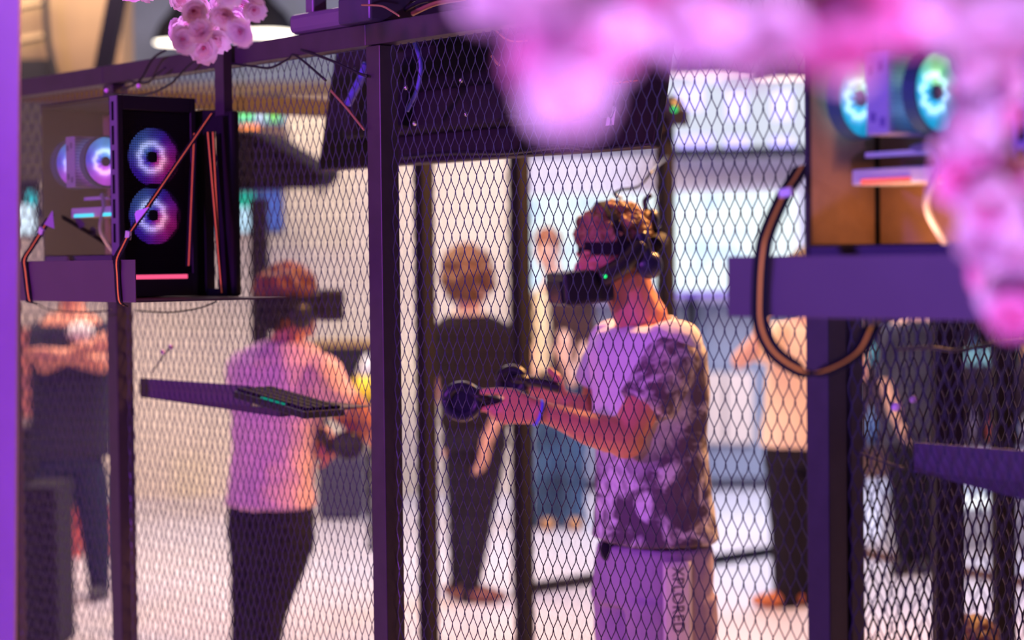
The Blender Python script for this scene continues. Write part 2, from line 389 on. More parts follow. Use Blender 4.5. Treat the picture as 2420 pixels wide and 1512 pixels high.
# ---------------------------------------------------------------- computers on trays
FANCOL = {
 'violet': lambda th, r: (.13 + .85 * max(0, math.cos(th + .5)) ** 1.4, .03 + .22 * max(0, math.cos(th - 2.3)) ** 2, 1.0 - .5 * max(0, math.cos(th + .5)) ** 3),
 'cyan': lambda th, r: (.02 + .35 * max(0, math.sin(th)) ** 3, .55 + .4 * max(0, math.sin(th)), .95 - .6 * max(0, math.sin(th + .3)) ** 1.5),
 'blue': lambda th, r: (.12 + .7 * max(0, -math.sin(th)), .10 + .35 * max(0, math.sin(th + .3)), 1.0)}
def fan(parent, c, nrm, rad, kind, stren, name='fan', frame=True, dark=None):
    nrm = nrm.normalized(); X = UP.cross(nrm).normalized(); Yv = nrm.cross(X)
    # glowing translucent blade disc with the colours of its light ring
    mb = MB(); cols = []; rings = [.20, .30, .36, .44, .52, .60, .72, .86, 1.0]; n = 44
    for r in rings:
        for k in range(n):
            th = 2 * PI * k / n
            z = .004 * math.sin(th * 9 + r * 5)
            mb.v.append(c + (X * math.cos(th) + Yv * math.sin(th)) * r * rad + nrm * z)
            ri = math.exp(-((r - .46) / .10) ** 2); base = FANCOL[kind](th, r)
            fall = (.55 * (1.15 - r) + .16) * 1.25 if kind == 'violet' else 1.15 - .55 * r
            bl = .9 + .1 * math.sin(th * 9 + r * 5)
            g = [b_ * fall * bl + ri * (.6 * b_ + .75) for b_ in base]
            cols.append(tuple(g))
    for i in range(len(rings) - 1):
        for k in range(n):
            k2 = (k + 1) % n; mb.f.append((i * n + k, i * n + k2, (i + 1) * n + k2, (i + 1) * n + k))
    o = obj(name, mb, vemis('led_' + kind + str(stren), stren), parent, col=cols)
    hub = MB().tube([c - nrm * .008, c + nrm * .006], rad * .20, 24); obj('hub', hub, dark or M_BLACK, o)
    ar = MB()
    if frame:
        for k in range(28):
            a0, a1 = 2 * PI * k / 28, 2 * PI * (k + 1) / 28
            p = lambda a, r, z: c + (X * math.cos(a) + Yv * math.sin(a)) * r + nrm * z
            ar.add([p(a0, rad * 1.0, -.012), p(a1, rad * 1.0, -.012), p(a1, rad * 1.07, -.012), p(a0, rad * 1.07, -.012), p(a0, rad * 1.0, .012), p(a1, rad * 1.0, .012), p(a1, rad * 1.07, .012), p(a0, rad * 1.07, .012)],
                   [(3, 2, 1, 0), (4, 5, 6, 7), (0, 1, 5, 4), (2, 3, 7, 6), (1, 2, 6, 5), (3, 0, 4, 7)])
        obj('frame_ring', ar, dark or M_BLACK, o)
    return o
M_GLASS = bpy.data.materials.new('tinted_glass'); M_GLASS.use_nodes = True
nt = M_GLASS.node_tree; nt.nodes.clear()
g1 = nt.nodes.new('ShaderNodeBsdfTransparent'); g1.inputs[0].default_value = (.78, .78, .84, 1)
g2 = nt.nodes.new('ShaderNodeBsdfGlossy'); g2.inputs['Roughness'].default_value = .03; g2.inputs[0].default_value = (.9, .9, .95, 1)
fr = nt.nodes.new('ShaderNodeMath'); fr.operation = 'POWER'; lw = nt.nodes.new('ShaderNodeLayerWeight'); nt.links.new(lw.outputs['Facing'], fr.inputs[0]); fr.inputs[1].default_value = 3.0; mx = nt.nodes.new('ShaderNodeMixShader'); oo = nt.nodes.new('ShaderNodeOutputMaterial')
nt.links.new(fr.outputs[0], mx.inputs[0]); nt.links.new(g1.outputs[0], mx.inputs[1]); nt.links.new(g2.outputs[0], mx.inputs[2]); nt.links.new(mx.outputs[0], oo.inputs[0])
M_CASE = mat('black_case_steel', (.02, .018, .03), .4, .3)
M_TRAY = mat('purple_grey_tray', (.085, .052, .085), .45, .1, noise=.06, nscale=10)
M_TAN = mat('tan_reflection_board', (.42, .24, .15), .7, noise=.2, nscale=14)  # tan stands in for the warm room mirrored in the glass
def computer(u1, v0, z0, label, kinds, W=.40, D=.215, H=.48, front=True, inner='blue', gpu=(.05, .85, 1), tan=M_TAN, zb=.10):
    u0 = u1 - W; t = thing('desktop_computer', label, 'computer', G((u0 + u1) / 2, v0 + D / 2, z0)); tt = .006
    F = lambda u, v, z: G(u0 + u, v0 + v, z0 + z)
    def fb(mb, a, b, c_, d, e, f): return mb.fbox(u0 + a, u0 + b, v0 + c_, v0 + d, z0 + e, z0 + f)
    mb = MB(); fb(mb, 0, W, D - tt, D, .012, H); fb(mb, 0, W - .035, 0, D - tt, H - .012, H); fb(mb, 0, W - .035, 0, D - tt, .012, .02); fb(mb, 0, tt, 0, D - tt, .02, H - .012)
    obj('case_shell', mb, M_CASE, t, bevel=.001)
    obj('power_shroud', fb(MB(), tt, W - .04, .001, D - tt, .02, zb), mat('shroud_steel', (.06, .05, .08), .5), t)
    gl = MB(); fb(gl, .004, W - .036, -.003, 0, zb + .002, H - .004); obj('glass_side_panel', gl, M_GLASS, t)
    bd = MB(); fb(bd, .015, W - .06, D - .05, D - .04, zb + .004, H - .02); obj('motherboard', bd, tan, t)
    if kinds == 'cyan': obj('rear_reflection_sheet', fb(MB(), tt + .0005, tt + .0015, .004, D - .055, zb + .004, H - .02), tan, t)  # added sheet that carries the tan reflection colour to the rear
    # cooler tower with two lit fans
    cz = zb + .232; cu = W * .31
    ck = obj('cooler_tower', fb(MB(), cu - .022, cu + .022, .014, .150, cz - .063, cz + .063), mat('cooler_white', (.66, .62, .74), .35, .3), t, bevel=.002)
    fn = MB()
    for k in range(16): fb(fn, cu + .0225, cu + .030, .016, .148, cz - .060 + k * .0077, cz - .058 + k * .0077)
    for a_, b_ in ((-.01, .034), (.008, .04), (-.008, -.036), (.010, -.044)): fb(fn, cu + a_ - .004, cu + a_ + .004,   .0125, .0138, cz + b_ - .007, cz + b_ + .007)
    obj('cooler_fins', fn, mat('fin_grey', (.25, .2, .4), .4, .6), ck)
    fan(t, F(cu - .088, .078, cz), DU, .060, inner, 1.7, 'cooler_fan', dark=mat('fan_hub_teal', (.06, .16, .22), .4))
    fan(t, F(cu + .058, .078, cz), DU, .060, inner, 1.7, 'cooler_fan', dark=mat('fan_hub_teal', (.06, .16, .22), .4))
    # graphics card with lit edge, white bar, cables
    gp = obj('graphics_card', fb(MB(), .05, W - .09, .05, D - .05, zb + .095, zb + .120), M_WHITE, t, bevel=.003)
    obj('light_strip', fb(MB(), .07, .165, .0475, .0495, zb + .096, zb + .104), emis('gpu_strip' + label[:9], gpu, 2.2), gp)
    obj('light_strip', fb(MB(), .205, .27, .0475, .0495, zb + .096, zb + .104), emis('gpu_strip' + label[:9], gpu, 2.2), gp)
    obj('heat_spreader', fb(MB(), .045, .17, .09, .11, zb + .140, zb + .148), M_WHITE, t)
    pts = catmull([F(.13, .10, zb + .15), F(.19, .06, zb + .148), F(.215, .05, zb + .12), F(.19, .055, zb + .06), F(.2, .09, zb)])
    obj('power_cable', MB().tube(pts, .006, 6), mat('cable_lilac', (.30, .28, .42), .5), t, smooth=True)
    obj('memory_sticks', fb(fb(MB(), .22, .226, D - .09, D - .052, cz - .05, cz + .06), .234, .240, D - .09, D - .052, cz - .05, cz + .06), M_WHITE, t)
    pl = bpy.data.lights.new('case_fill_light', 'AREA'); pl.energy = .6 if kinds == 'cyan' else .10; pl.color = (1, .45, .16); pl.size = .12; pl.shape = 'RECTANGLE'; pl.size_y = .02  # added warm fill inside the case to brighten the tan board
    lo_ = bpy.data.objects.new('case_fill_light', pl); C.objects.link(lo_); lo_.parent = t; lo_.location = F(W * .45, .03, zb + .012) - WL[t.name]
    lo_.rotation_euler = (F(W * .32, D - .04, zb + .16) - F(W * .45, .03, zb + .012)).to_track_quat('-Z', 'Y').to_euler()
    # front with perforated mesh and two lit fans
    fr_ = MB(); fb(fr_, W - .034, W, 0, .014, .0, H); fb(fr_, W - .034, W, D - .014, D, 0, H); fb(fr_, W - .034, W, .014, D - .014, H - .035, H); fb(fr_, W - .034, W, .014, D - .014, .0, .055); fb(fr_, W - .034, W - .030, .014, D - .014, .055, H - .035)
    fo = obj('front_frame', fr_, M_CASE, t, bevel=.0015)
    sl = MB()
    for k in range(6):
        z = .13 + k * .058; fb(sl, W - .027, W - .016, -.0015, 0, z, z + .045)
    obj('vent_slots', sl, mat('slot_black', (.004, .004, .008), .8), fo)
    rim = MB(); fb(rim, W - .036, W - .002, -.0012, .0, .10, H - .002)
    obj('corner_pillar', rim, mat('pillar_steel', (.14, .10, .22), .4, .2), fo)
    gm = MB(); pit = .0058; k = .014
    while k < D - .014: fb(gm, W - .006, W - .0048, k, k + .0021, .055, H - .035); k += pit
    z = .055
    while z < H - .035: fb(gm, W - .0048, W - .0036, .014, D - .014, z, z + .0021); z += pit
    obj('perforated_front', gm, M_BLACKM, t)
    for q, zz in enumerate((.335, .195)): fan(t, F(W - .020, D * .5 - .006, zz), DU, .071, kinds, 1.45, 'front_fan')
    obj('front_light_strip', fb(MB(), W - .003, W + .0005, .02, D - .03, .042, .052), vemis('front_strip', 1.2), t, col=[(.8, .05, .9)] * 4 + [(1, .1, .25)] * 4)
    return t
def tray(u0, u1, v0, z0, z1, label):
    t = thing('computer_tray', label, 'shelf', G((u0 + u1) / 2, v0 / 2, z0))
    obj('tray_floor', MB().fbox(u0 + .003, u1 - .003, v0 + .003, -.003, z0, z0 + .004), M_TRAY, t)
    obj('front_lip', MB().fbox(u0, u1, v0 - .003, v0, z0, z1), M_TRAY, t, bevel=.001)
    obj('side_lip', MB().fbox(u0, u0 + .003, v0 + .001, -.003, z0 + .005, z1), M_TRAY, t)
    return t
VT = -.41
a, b = FP(33, 660, VT)[0], FP(322, 660, VT)[0]
tray(a, b, VT, 1.566, 1.661, 'purple-grey steel tray under the smaller computer on the left fence')
uq = FP(282, 500, -.271)[0]
computer(uq, -.271, 1.573, 'black tower computer with violet-lit round front fans on left tray', 'violet', W=.375, inner='blue')
a2 = FP(1722, 690, VT)[0]
tray(a2, a2 + .62, VT, 1.560, 1.652, 'wide purple steel tray under the blurred computer on the right fence')
uq2 = FP(1905, 400, -.271)[0]
computer(uq2 + .42, -.271, 1.566, 'large glass-sided computer with green and cyan fans behind pink blossoms', 'cyan', W=.42, inner='cyan', gpu=(1, .12, .10), H=.50)
# dark hanging bracket that holds the left computer
t = thing('hanging_bracket', 'black steel bracket hanging from top rail beside the left computer', 'bracket', FV(536, 700, -.03))
ua, ub = FP(513, 480, -.03)[0], FP(553, 480, -.03)[0]; zb_, zt_ = FP(535, 700, -.03)[1], FP(535, 262, -.03)[1]
vv0, vv1 = -.034, -.010
obj('upright', MB().fbox(ua, ub, vv0, vv1, zb_, zt_), M_BLACKM, t, bevel=.008)
obj('hanger_post', MB().fbox(FP(511, 200, -.03)[0], FP(532, 200, -.03)[0], vv0, vv1, zt_ - .01, ZT), M_FRAME, t)
uc = FP(330, 700, -.03)[0]
obj('bottom_bar', MB().fbox(uc, ua + .01, vv0 + .004, vv1, zb_, zb_ + .018), M_BLACKM, t)
ud, ue = FP(457, 300, -.03)[0], FP(486, 300, -.03)[0]
obj('inner_upright', MB().fbox(ud, ue, vv0, vv1, FP(470, 690, -.03)[1], FP(470, 262, -.03)[1]), M_BLACKM, t)
obj('cross_plate', MB().fbox(ud, ua + .005, vv0 + .001, vv1 - .001, FP(490, 312, -.03)[1], FP(490, 262, -.03)[1]), M_BLACKM, t)
# straps with an orange stripe
def strap(label, segs, w, sw, wd=DU, buckle=None, tail=None):
    t = thing('tie_down_strap', label, 'strap', segs[0][0])
    for k, pts in enumerate(segs):
        b_ = obj('webbing', MB().ribbon(pts, w, wd, .001), M_WEB, t)
        off = -DV * .0022 if wd is DU else Vector((0, 0, 0))
        obj('stripe', MB().ribbon([p + (EYE - p).normalized() * .0025 for p in pts], sw, wd, .0006), M_ORANGE, b_)
    if buckle is not None:
        p, ax, h = buckle; obj('buckle', MB().box(p + (EYE - p).normalized() * .008, h, ax), mat('pale_metal_buckle', (.66, .6, .78), .35, .4), t, bevel=.002)
    if tail: obj('loose_tail', MB().add(tail + [q + DV * .002 for q in tail], [tuple(range(len(tail))), tuple(reversed(range(len(tail), 2 * len(tail))))] + [(i, (i + 1) % len(tail), len(tail) + (i + 1) % len(tail), len(tail) + i) for i in range(len(tail))]), mat('tail_lilac', (.55, .42, .75), .6), t)
    return t
def path(pv): return catmull([FV(x, y, v) for x, y, v in pv], 5)
rot = lambda a_: (DU * math.cos(a_) + UP * math.sin(a_), DV, UP * math.cos(a_) - DU * math.sin(a_))
strap('orange-striped black strap with violet buckle at left end of the small tray',
      [path([(76, 716, VT + .01), (68, 704, VT - .006), (60, 640, VT - .006), (58, 612, VT - .006), (76, 582, VT + .03), (96, 550, VT + .07), (118, 512, -.29)])],
      .013, .0028, buckle=(FV(98, 547, VT + .07), rot(-.5), (.0105, .004, .009)), tail=[FV(104, 530, -.33), FV(123, 498, -.30), FV(127, 540, -.31)])
def line(x0, y0, v0_, x1, y1, v1_): return [FV(x0 + (x1 - x0) * k / 8, y0 + (y1 - y0) * k / 8, v0_ + (v1_ - v0_) * k / 8) for k in range(9)]
strap('orange-striped black strap crossing diagonally over the front fans of the left computer',
      [path([(292, 722, VT + .01), (281, 708, VT - .006), (277, 650, VT - .006), (276, 614, VT - .006), (290, 582, VT + .04), (303, 556, VT + .07)]),
       line(303, 556, VT + .07, 500, 268, -.075), line(459, 315, -.06, 446, 628, -.10)],
      .012, .0024, buckle=(FV(303, 556, VT + .07), rot(-.2), (.009, .004, .010)), tail=[FV(318, 506, -.33), FV(322, 498, -.33), FV(352, 489, -.33), FV(322, 528, -.33)])
strap('pair of orange-striped straps hanging down inside the black bracket',
      [line(491, 312, -.06, 524, 692, -.06), line(503, 312, -.055, 523, 692, -.055)], .006, .0024)
strap('black strap with orange stripe looping below the right tray round the corner post',
      [path([(1896, 392, -.25), (1876, 425, -.29), (1852, 462, -.34), (1815, 545, -.40), (1802, 600, VT - .008), (1796, 690, VT - .008), (1798, 765, VT - .008), (1822, 822, VT - .0), (1868, 862, VT + .01), (1922, 880, VT + .02), (1982, 862, VT + .04), (2032, 826, VT + .07), (2060, 770, VT + .10)])],
      .0165, .0024, buckle=(FV(1857, 455, -.345), rot(.1), (.012, .004, .007)))
# ---------------------------------------------------------------- low keyboard shelves inside the fence
def low_shelf(px0, px1, py, v, L, label, drop=.02):
    u0, z = FP(px0, py, v); u1 = FP(px1, py, v)[0]; h = .052
    t = thing('keyboard_shelf', label, 'shelf', G(u0, v, z - h))
    obj('front_lip', MB().fbox(u0, u1, v, v + .003, z - h, z), mat('dark_shelf_lip', (.10, .07, .11), .5), t)
    g = MB(); a_ = G(u0 + .004, v + .004, z - h); b_ = G(u0 + L, v + .004, z - h); c_ = G(u0 + L, v + .004, z - h - drop); d_ = G(u0 + L, v + .30, z - h - .01); e_ = G(u0 + .004, v + .3, z - h)
    g.add([a_, b_, c_, d_, e_], [(0, 1, 2), (0, 4, 3, 1), (0, 2, 3, 4), (1, 3, 2)])
    obj('shelf_plate', g, mat('dark_shelf_plate', (.07, .05, .07), .6), t)
    return u0, z - h
ush, zsh = low_shelf(330, 592, 893, .10, .66, 'dark keyboard shelf under the computer, crossing the pale pink shirt')
low_shelf(2160, 2560, 1045, .10, .62, 'purple keyboard shelf at right below the wide tray', .085)
t = thing('keyboard', 'black keyboard with green edge light resting on the left shelf', 'keyboard', FV(690, 980, .12))
k0, k1 = FV(597, 940, .12), FV(768, 990, .12)
kd = (k1 - k0).normalized(); kn = kd.cross(DV).normalized()
obj('keyboard_body', MB().box((k0 + k1) / 2 + UP * .012, ((k1 - k0).length / 2, .06, .009), (kd, DV, -kn)), M_BLACK, t, bevel=.003)
kk = MB()
for i in range(16):
    for j in range(4): kk.box(k0 + kd * (.014 + i * (k1 - k0).length / 16.5) + DV * (-.04 + j * .027) + UP * .025, (.007, .010, .004), (kd, DV, -kn))
obj('keys', kk, M_BLACKM, t)
obj('edge_light', MB().box((k0 * .45 + k1 * .55) + UP * .024 - DV * .055, (.05, .002, .002), (kd, DV, -kn)), emis('keyboard_led', (.01, .35, .25), .8), t)
# ---------------------------------------------------------------- monitor hung above the cage, seen from behind
def slab_axes(tilt): return (DU, (DV * math.cos(tilt) + UP * math.sin(tilt)), (UP * math.cos(tilt) - DV * math.sin(tilt)))
t = thing('television', 'large black television hung tilted inside the cage, its back to us', 'television', FV(1140, 380, .45))
tx = slab_axes(-.20)
uL_, uR_ = FP(744, 396, .42)[0], FP(1538, 346, .42)[0]; zt = FP(1140, 372, .42)[1]
Wt = (uR_ - uL_); cen = G((uL_ + uR_) / 2, .42, zt) + tx[2] * .42
M_TVB = mat('black_tv_back', (.012, .008, .014), .55, noise=.3, nscale=5)
obj('screen_panel', MB().box(cen + tx[1] * .02, (Wt / 2, .012, .42), tx), M_TVB, t, bevel=.004)
obj('back_cover', MB().box(cen - tx[1] * .012 - tx[2] * .09, (Wt / 2 - .14, .022, .26), tx), M_TVB, t, bevel=.015)
obj('connector_box', MB().box(cen - tx[1] * .045 - tx[2] * .10 + DU * .02, (.24, .014, .15), tx), M_BLACKM, t, bevel=.01)
wm = MB()
for s_ in (-.21, .21): wm.box(cen - tx[1] * .05 + DU * s_, (.018, .012, .34), tx)
wm.box(cen - tx[1] * .068 - tx[2] * .12, (.30, .008, .022), tx)
obj('wall_bracket', wm, M_BLACKM, t)
for x_, y_ in ((980, 292), (1102, 270), (960, 207), (1090, 190)): obj('bolt', MB().ell(P(x_, y_, 1010), .005), M_SCREW, t, smooth=True)
obj('sticker', MB().box(FV(1445, 274, .445) - tx[1] * .0, (.013, .002, .022), tx), mat('white_sticker', (.8, .78, .85), .6), t)
tb = MB(); pts = catmull([FV(x, y, .42) for x, y in ((950, 372), (1060, 362), (1200, 360), (1330, 346), (1400, 352), (1540, 340))]); tb.tube(pts, .005, 6)
obj('bottom_cable', tb, M_BLACK, t, smooth=True)
obj('painted_reflection', MB().tube([FV(1370, 206, .44), FV(1506, 190, .44)], .002, 6), mat('copper_reflection', (.9, .35, .15), .3, .8), t)  # copper line painted for a reflection on the television's back
obj('hanging_arm', MB().box(cen + tx[2] * .50 + DV * .02, (.03, .03, .35)), M_BLACKM, t)
t = thing('television', 'small dark television far behind left, tilted with its lower corner pointing right', 'television', P(650, 445, 560))
q = [P(548, 305, 560), P(612, 318, 560), P(766, 412, 560, .1), P(744, 446, 560, .1), P(548, 446, 560)]
off = Vector((.05, .28, .02)); sl = MB().add(q + [p + off for p in q], [(4, 3, 2, 1, 0), (5, 6, 7, 8, 9)] + [(i, (i + 1) % 5, 5 + (i + 1) % 5, 5 + i) for i in range(5)])
obj('housing', sl, mat('flat_black', (.004, .003, .007), .9, spec=.1), t, bevel=.008)
pts = catmull([P(740, 440, 560, .1), P(754, 458, 560, .1), P(768, 448, 560, .1), P(770, 425, 560, .1)]); obj('cable', MB().tube(pts, .006, 6), M_BLACK, t, smooth=True)
# ---------------------------------------------------------------- frame and cable gear on top of the fence
t = thing('equipment_bracket', 'purple steel foot bracket bolted on the top rail at top centre', 'bracket', FV(790, 75, .02))
u0, z_ = FP(698, 84, -.0); u1 = FP(868, 60, -.0)[0]
M_FR2 = mat('purple_steel', (.15, .10, .19), .4, .2)
obj('foot', MB().fbox(u0, u1, -.02, .09, ZT + .0005, ZT + .046), M_FR2, t, bevel=.012)
for x in (722, 846): 
    uu = FP(x, 20)[0]; obj('upright', MB().fbox(uu - .016, uu + .016, .01, .05, ZT + .04, ZT + .40), M_FR2, t, bevel=.004)
obj('clamp', MB().fbox(u1 - .07, u1 + .05, -.03, .10, ZT + .0005, ZT + .06), mat('dark_clamp', (.06, .04, .10), .4, .3), t, bevel=.006)
o = obj('control_box', MB().fbox(FP(905, 10)[0], FP(1180, 0)[0], .08, .30, ZT + .05, ZT + .4), M_BLACKM); tag(o, 'black box standing on top rail behind the tangled cables', 'box')
def cable(label, pts, r=.003, m=None, grp=None):
    o = obj('cable', MB().tube(catmull(pts, 7), r, 6), m or M_BLACK, smooth=True); tag(o, label, 'cable', grp); return o
M_COP = mat('copper_lit_cable', (.50, .28, .14), .3, .5); M_BLU = mat('blue_cable', (.10, .10, .55), .35)  # copper tone paints the warm light on the cables
def K(*q, v=-.02): return [FV(x, y, v) for x, y in q]
cable('thin copper-lit cable curling over the top rail right of the foot bracket', K((855, 12), (900, 14), (925, 26), (944, 38), v=-.03), .0025, M_COP)
cable('blue flat cable rising steeply behind the top rail', K((918, 48), (935, 10), (950, -30), v=.06), .008, M_BLU)
cable('black cable arching from behind the top rail beside the blue one', K((935, 40), (990, 5), (1060, -8), v=.07), .006)
cable('second black cable arching behind the top rail, further right', K((975, 32), (1030, 8), (1100, -5), v=.07), .006, M_COP)
cable('long black cable drooping in front of the pale wall under the top rail', K((545, 150), (600, 157), (640, 160), (680, 140), (700, 132), (770, 190), v=-.01), .003)
cable('black cable running down to the right across the brown-lit rail', K((712, 118), (780, 142), (840, 170), (868, 180), v=-.01), .0035)
cable('copper-lit cable slanting down left of the middle post', K((782, 214), (815, 250), (838, 278), (860, 306), v=-.01), .003, M_COP)
cable('thick blue cable slanting behind the mesh near the middle post', K((866, 150), (850, 190), (822, 246), v=.12), .010, M_BLU)
cable('blue curved cable hanging behind the mesh right of middle post', K((978, 98), (994, 150), (986, 210), (962, 262), v=.10), .005, M_BLU)
cable('short copper-lit cable end behind the mesh under top rail', K((1162, 132), (1172, 146), (1180, 154), v=.08), .003, M_COP)
cable('thin copper-lit cable near the blossoms under the top rail', K((1168, 68), (1192, 90), (1215, 98), (1246, 96), v=.06), .002, M_COP)
cable('black cable bundle rising from computer top to the sharp blossoms', K((285, 214), (330, 190), (360, 140), (392, 118), v=-.03), .0035)
cable('second black cable rising behind the left computer', K((300, 190), (345, 196), (368, 178), (390, 160), v=-.025), .003)
cable('thin dark cable sagging from blossoms down to computer top', K((262, 222), (340, 224), (400, 200), (440, 160), (470, 134), v=-.03), .003)
cable('thin black cord sagging beneath the left tray', K((75, 712), (120, 732), (200, 738), (262, 733), v=-.05), .002)
cable('thin black cord drooping below the bracket bottom bar', K((322, 734), (400, 738), (470, 728), (512, 712), v=-.05), .002)
cable('black cord with loop hanging above the headset of the man', [P(x, y, 860) for x, y in ((1470, 470), (1452, 458), (1470, 448), (1510, 440), (1545, 400))] + [P(1575, 372, 650)], .004)
cable('short black twig of cable ties behind mesh near violet glints', K((358, 880), (372, 862), (386, 842), (404, 818), v=.04), .002)
cable('thin dark cord crossing behind the mesh at right shelf', K((2026, 1068), (2080, 1088), (2140, 1108), v=.03), .0022)
cable('dark blue cord running along the mesh under the wide tray', K((2120, 825), (2200, 822), (2260, 828), (2340, 812), (2420, 806), v=.02), .003)
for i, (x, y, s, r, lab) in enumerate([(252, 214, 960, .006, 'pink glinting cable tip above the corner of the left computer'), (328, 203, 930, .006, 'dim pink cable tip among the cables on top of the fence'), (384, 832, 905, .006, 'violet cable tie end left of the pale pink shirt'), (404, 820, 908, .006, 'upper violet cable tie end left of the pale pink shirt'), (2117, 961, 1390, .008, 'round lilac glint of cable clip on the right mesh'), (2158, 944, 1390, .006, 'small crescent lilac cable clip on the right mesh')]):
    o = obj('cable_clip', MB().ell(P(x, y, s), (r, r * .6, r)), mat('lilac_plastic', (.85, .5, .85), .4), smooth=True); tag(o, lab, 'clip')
# ---------------------------------------------------------------- the hall behind: screens, lamps, furniture
def bgbox(mb, x0, y0, x1, y1, s, d=.05, dy=0):  # upright panel facing the camera, standing at its own distance
    a, b = P(x0, y0, s, dy), P(x1, y1, s, dy); xm = (x0 + x1) / 2
    a.z = P(xm, y0, s, dy).z; b.z = P(xm, y1, s, dy).z
    return mb.box(((a.x + b.x) / 2, a.y + d / 2, (a.z + b.z) / 2), (abs(b.x - a.x) / 2, d / 2, abs(a.z - b.z) / 2))
M_SCR = bpy.data.materials.new('screen_light'); M_SCR.use_nodes = True; nt = M_SCR.node_tree; nt.nodes.clear()
tc = nt.nodes.new('ShaderNodeTexCoord'); no = nt.nodes.new('ShaderNodeTexNoise'); no.inputs['Scale'].default_value = 5; no.inputs['Detail'].default_value = 4
rp = nt.nodes.new('ShaderNodeValToRGB'); rp.color_ramp.elements[0].position = .36; rp.color_ramp.elements[1].position = .52
rp.color_ramp.elements[0].color = (.62, .80, 1, 1); rp.color_ramp.elements[1].color = (.86, .97, 1, 1)
em = nt.nodes.new('ShaderNodeEmission'); em.inputs[1].default_value = 1.35; ou = nt.nodes.new('ShaderNodeOutputMaterial')
nt.links.new(tc.outputs['Object'], no.inputs[0]); nt.links.new(no.outputs[0], rp.inputs[0]); nt.links.new(rp.outputs[0], em.inputs[0]); nt.links.new(em.outputs[0], ou.inputs[0])
t = thing('led_screen', 'long glowing pale blue screen behind the head of the man in headset', 'screen', P(1560, 700, 340))
obj('display', bgbox(MB(), 1240, 456, 1884, 688, 340, .06), M_SCR, t)
obj('frame', bgbox(bgbox(MB(), 1884, 440, 1898, 700, 340, .08), 1240, 446, 1898, 456, 340, .08), M_LAV, t)
obj('lower_edge', bgbox(MB(), 1240, 689, 1898, 702, 340, .08), mat('violet_edge', (.16, .08, .5), .5), t)
t = thing('counter', 'pale lavender counter below the glowing pale blue screen', 'counter', P(1560, 1050, 330))
o1 = bgbox(MB(), 1240, 716, 1905, 1130, 334, .5); obj('counter_body', o1, mat('blue_grey_counter', (.22, .25, .35), .6), t)
obj('counter_top', bgbox(MB(), 1236, 703, 1909, 716, 334, .56, -.03), mat('lilac_top', (.72, .62, .88), .4), t)
for i, (a, b, m) in enumerate([(1655, 1712, (.62, .50, .46)), (1716, 1782, (.66, .54, .50))]):
    obj('front_panel', bgbox(MB(), a, 880, b, 1048, 334, .02, -.04), mat('tan_panel%d' % i, m, .6), t)
o = obj('wall_band', bgbox(MB(), 1236, 366, 2560, 445, 338, .05), M_LAV); o['kind'] = 'structure'; o.name = 'trim_2'
t = thing('illuminated_display', 'bright bluish-white illuminated display above dark shelf at upper right', 'display', P(1740, 350, 345))
[obj('support_post', MB().box((P(x_, 178, 345).x, 13.99, P(1740, 346, 345).z / 2), (.03, .03, P(1740, 346, 345).z / 2)), M_BLACKM, t) for x_ in (1640, 1900)]
obj('light_panel', bgbox(MB(), 1560, 178, 1960, 346, 345, .315), emis('display_white', (.80, .84, 1.0), 1.0), t)
M_VP = mat('violet_pane', (.42, .36, .75), .5, emit=(.40, .34, .85), estr=.45)
for q in ((1600, 205, 1664, 262), (1716, 212, 1766, 282), (1824, 214, 1872, 284), (1602, 318, 1684, 350), (1712, 322, 1770, 350), (1820, 324, 1878, 350), (1630, 170, 1712, 196)):
    obj('violet_pane', bgbox(MB(), *q, 345, .02, -.03), M_VP, t)
obj('shelf_board', bgbox(MB(), 1556, 347, 1964, 366, 345, .3, -.12), M_BLACKM, t)
# shade lamps
def pendant(x, y, s, r, label, h=.26, m=None, estr=7.0, col=(1, .88, .72)):
    c = P(x, y, s); t = thing('pendant_lamp', label, 'lamp', c)
    sh = MB(); n = 28; o_ = []
    prof = [(r, 0), (r * .96, h * .18), (r * .72, h * .5), (r * .30, h * .8), (r * .14, h), (.0, h)]
    for rr, z in prof:
        for k in range(n): sh.v.append(c + Vector((math.cos(2 * PI * k / n) * rr, math.sin(2 * PI * k / n) * rr, z)))
    for i in range(len(prof) - 1):
        for k in range(n):
            k2 = (k + 1) % n; sh.f.append((i * n + k, i * n + k2, (i + 1) * n + k2, (i + 1) * n + k))
    so = obj('lamp_shade', sh, m or M_BLACKM, t, smooth=True); sd = so.modifiers.new('t', 'SOLIDIFY'); sd.thickness = .006
    obj('bulb_diffuser', MB().tube([c - UP * .004, c + UP * .03], r * .95, 28), emis('lamp_glow%s' % estr, col, estr), t)
    obj('cord', MB().tube([c + UP * h, Vector((c.x, c.y, 4.29))], .006, 6), M_BLACK, t)
pendant(420, 100, 350, .16, 'left one of two warm glowing pendant lamps above the fence')
pendant(628, 78, 350, .195, 'right one of two warm glowing pendant lamps above the fence')
pendant(1680, 172, 400, .25, 'dark domed pendant lamp with pink-lit rim above the bright display', estr=1.6, col=(1, .72, .85))
pendant(1850, 182, 420, .17, 'smaller dark domed pendant lamp beside upper right blossoms', estr=2.2, col=(1, .78, .7))
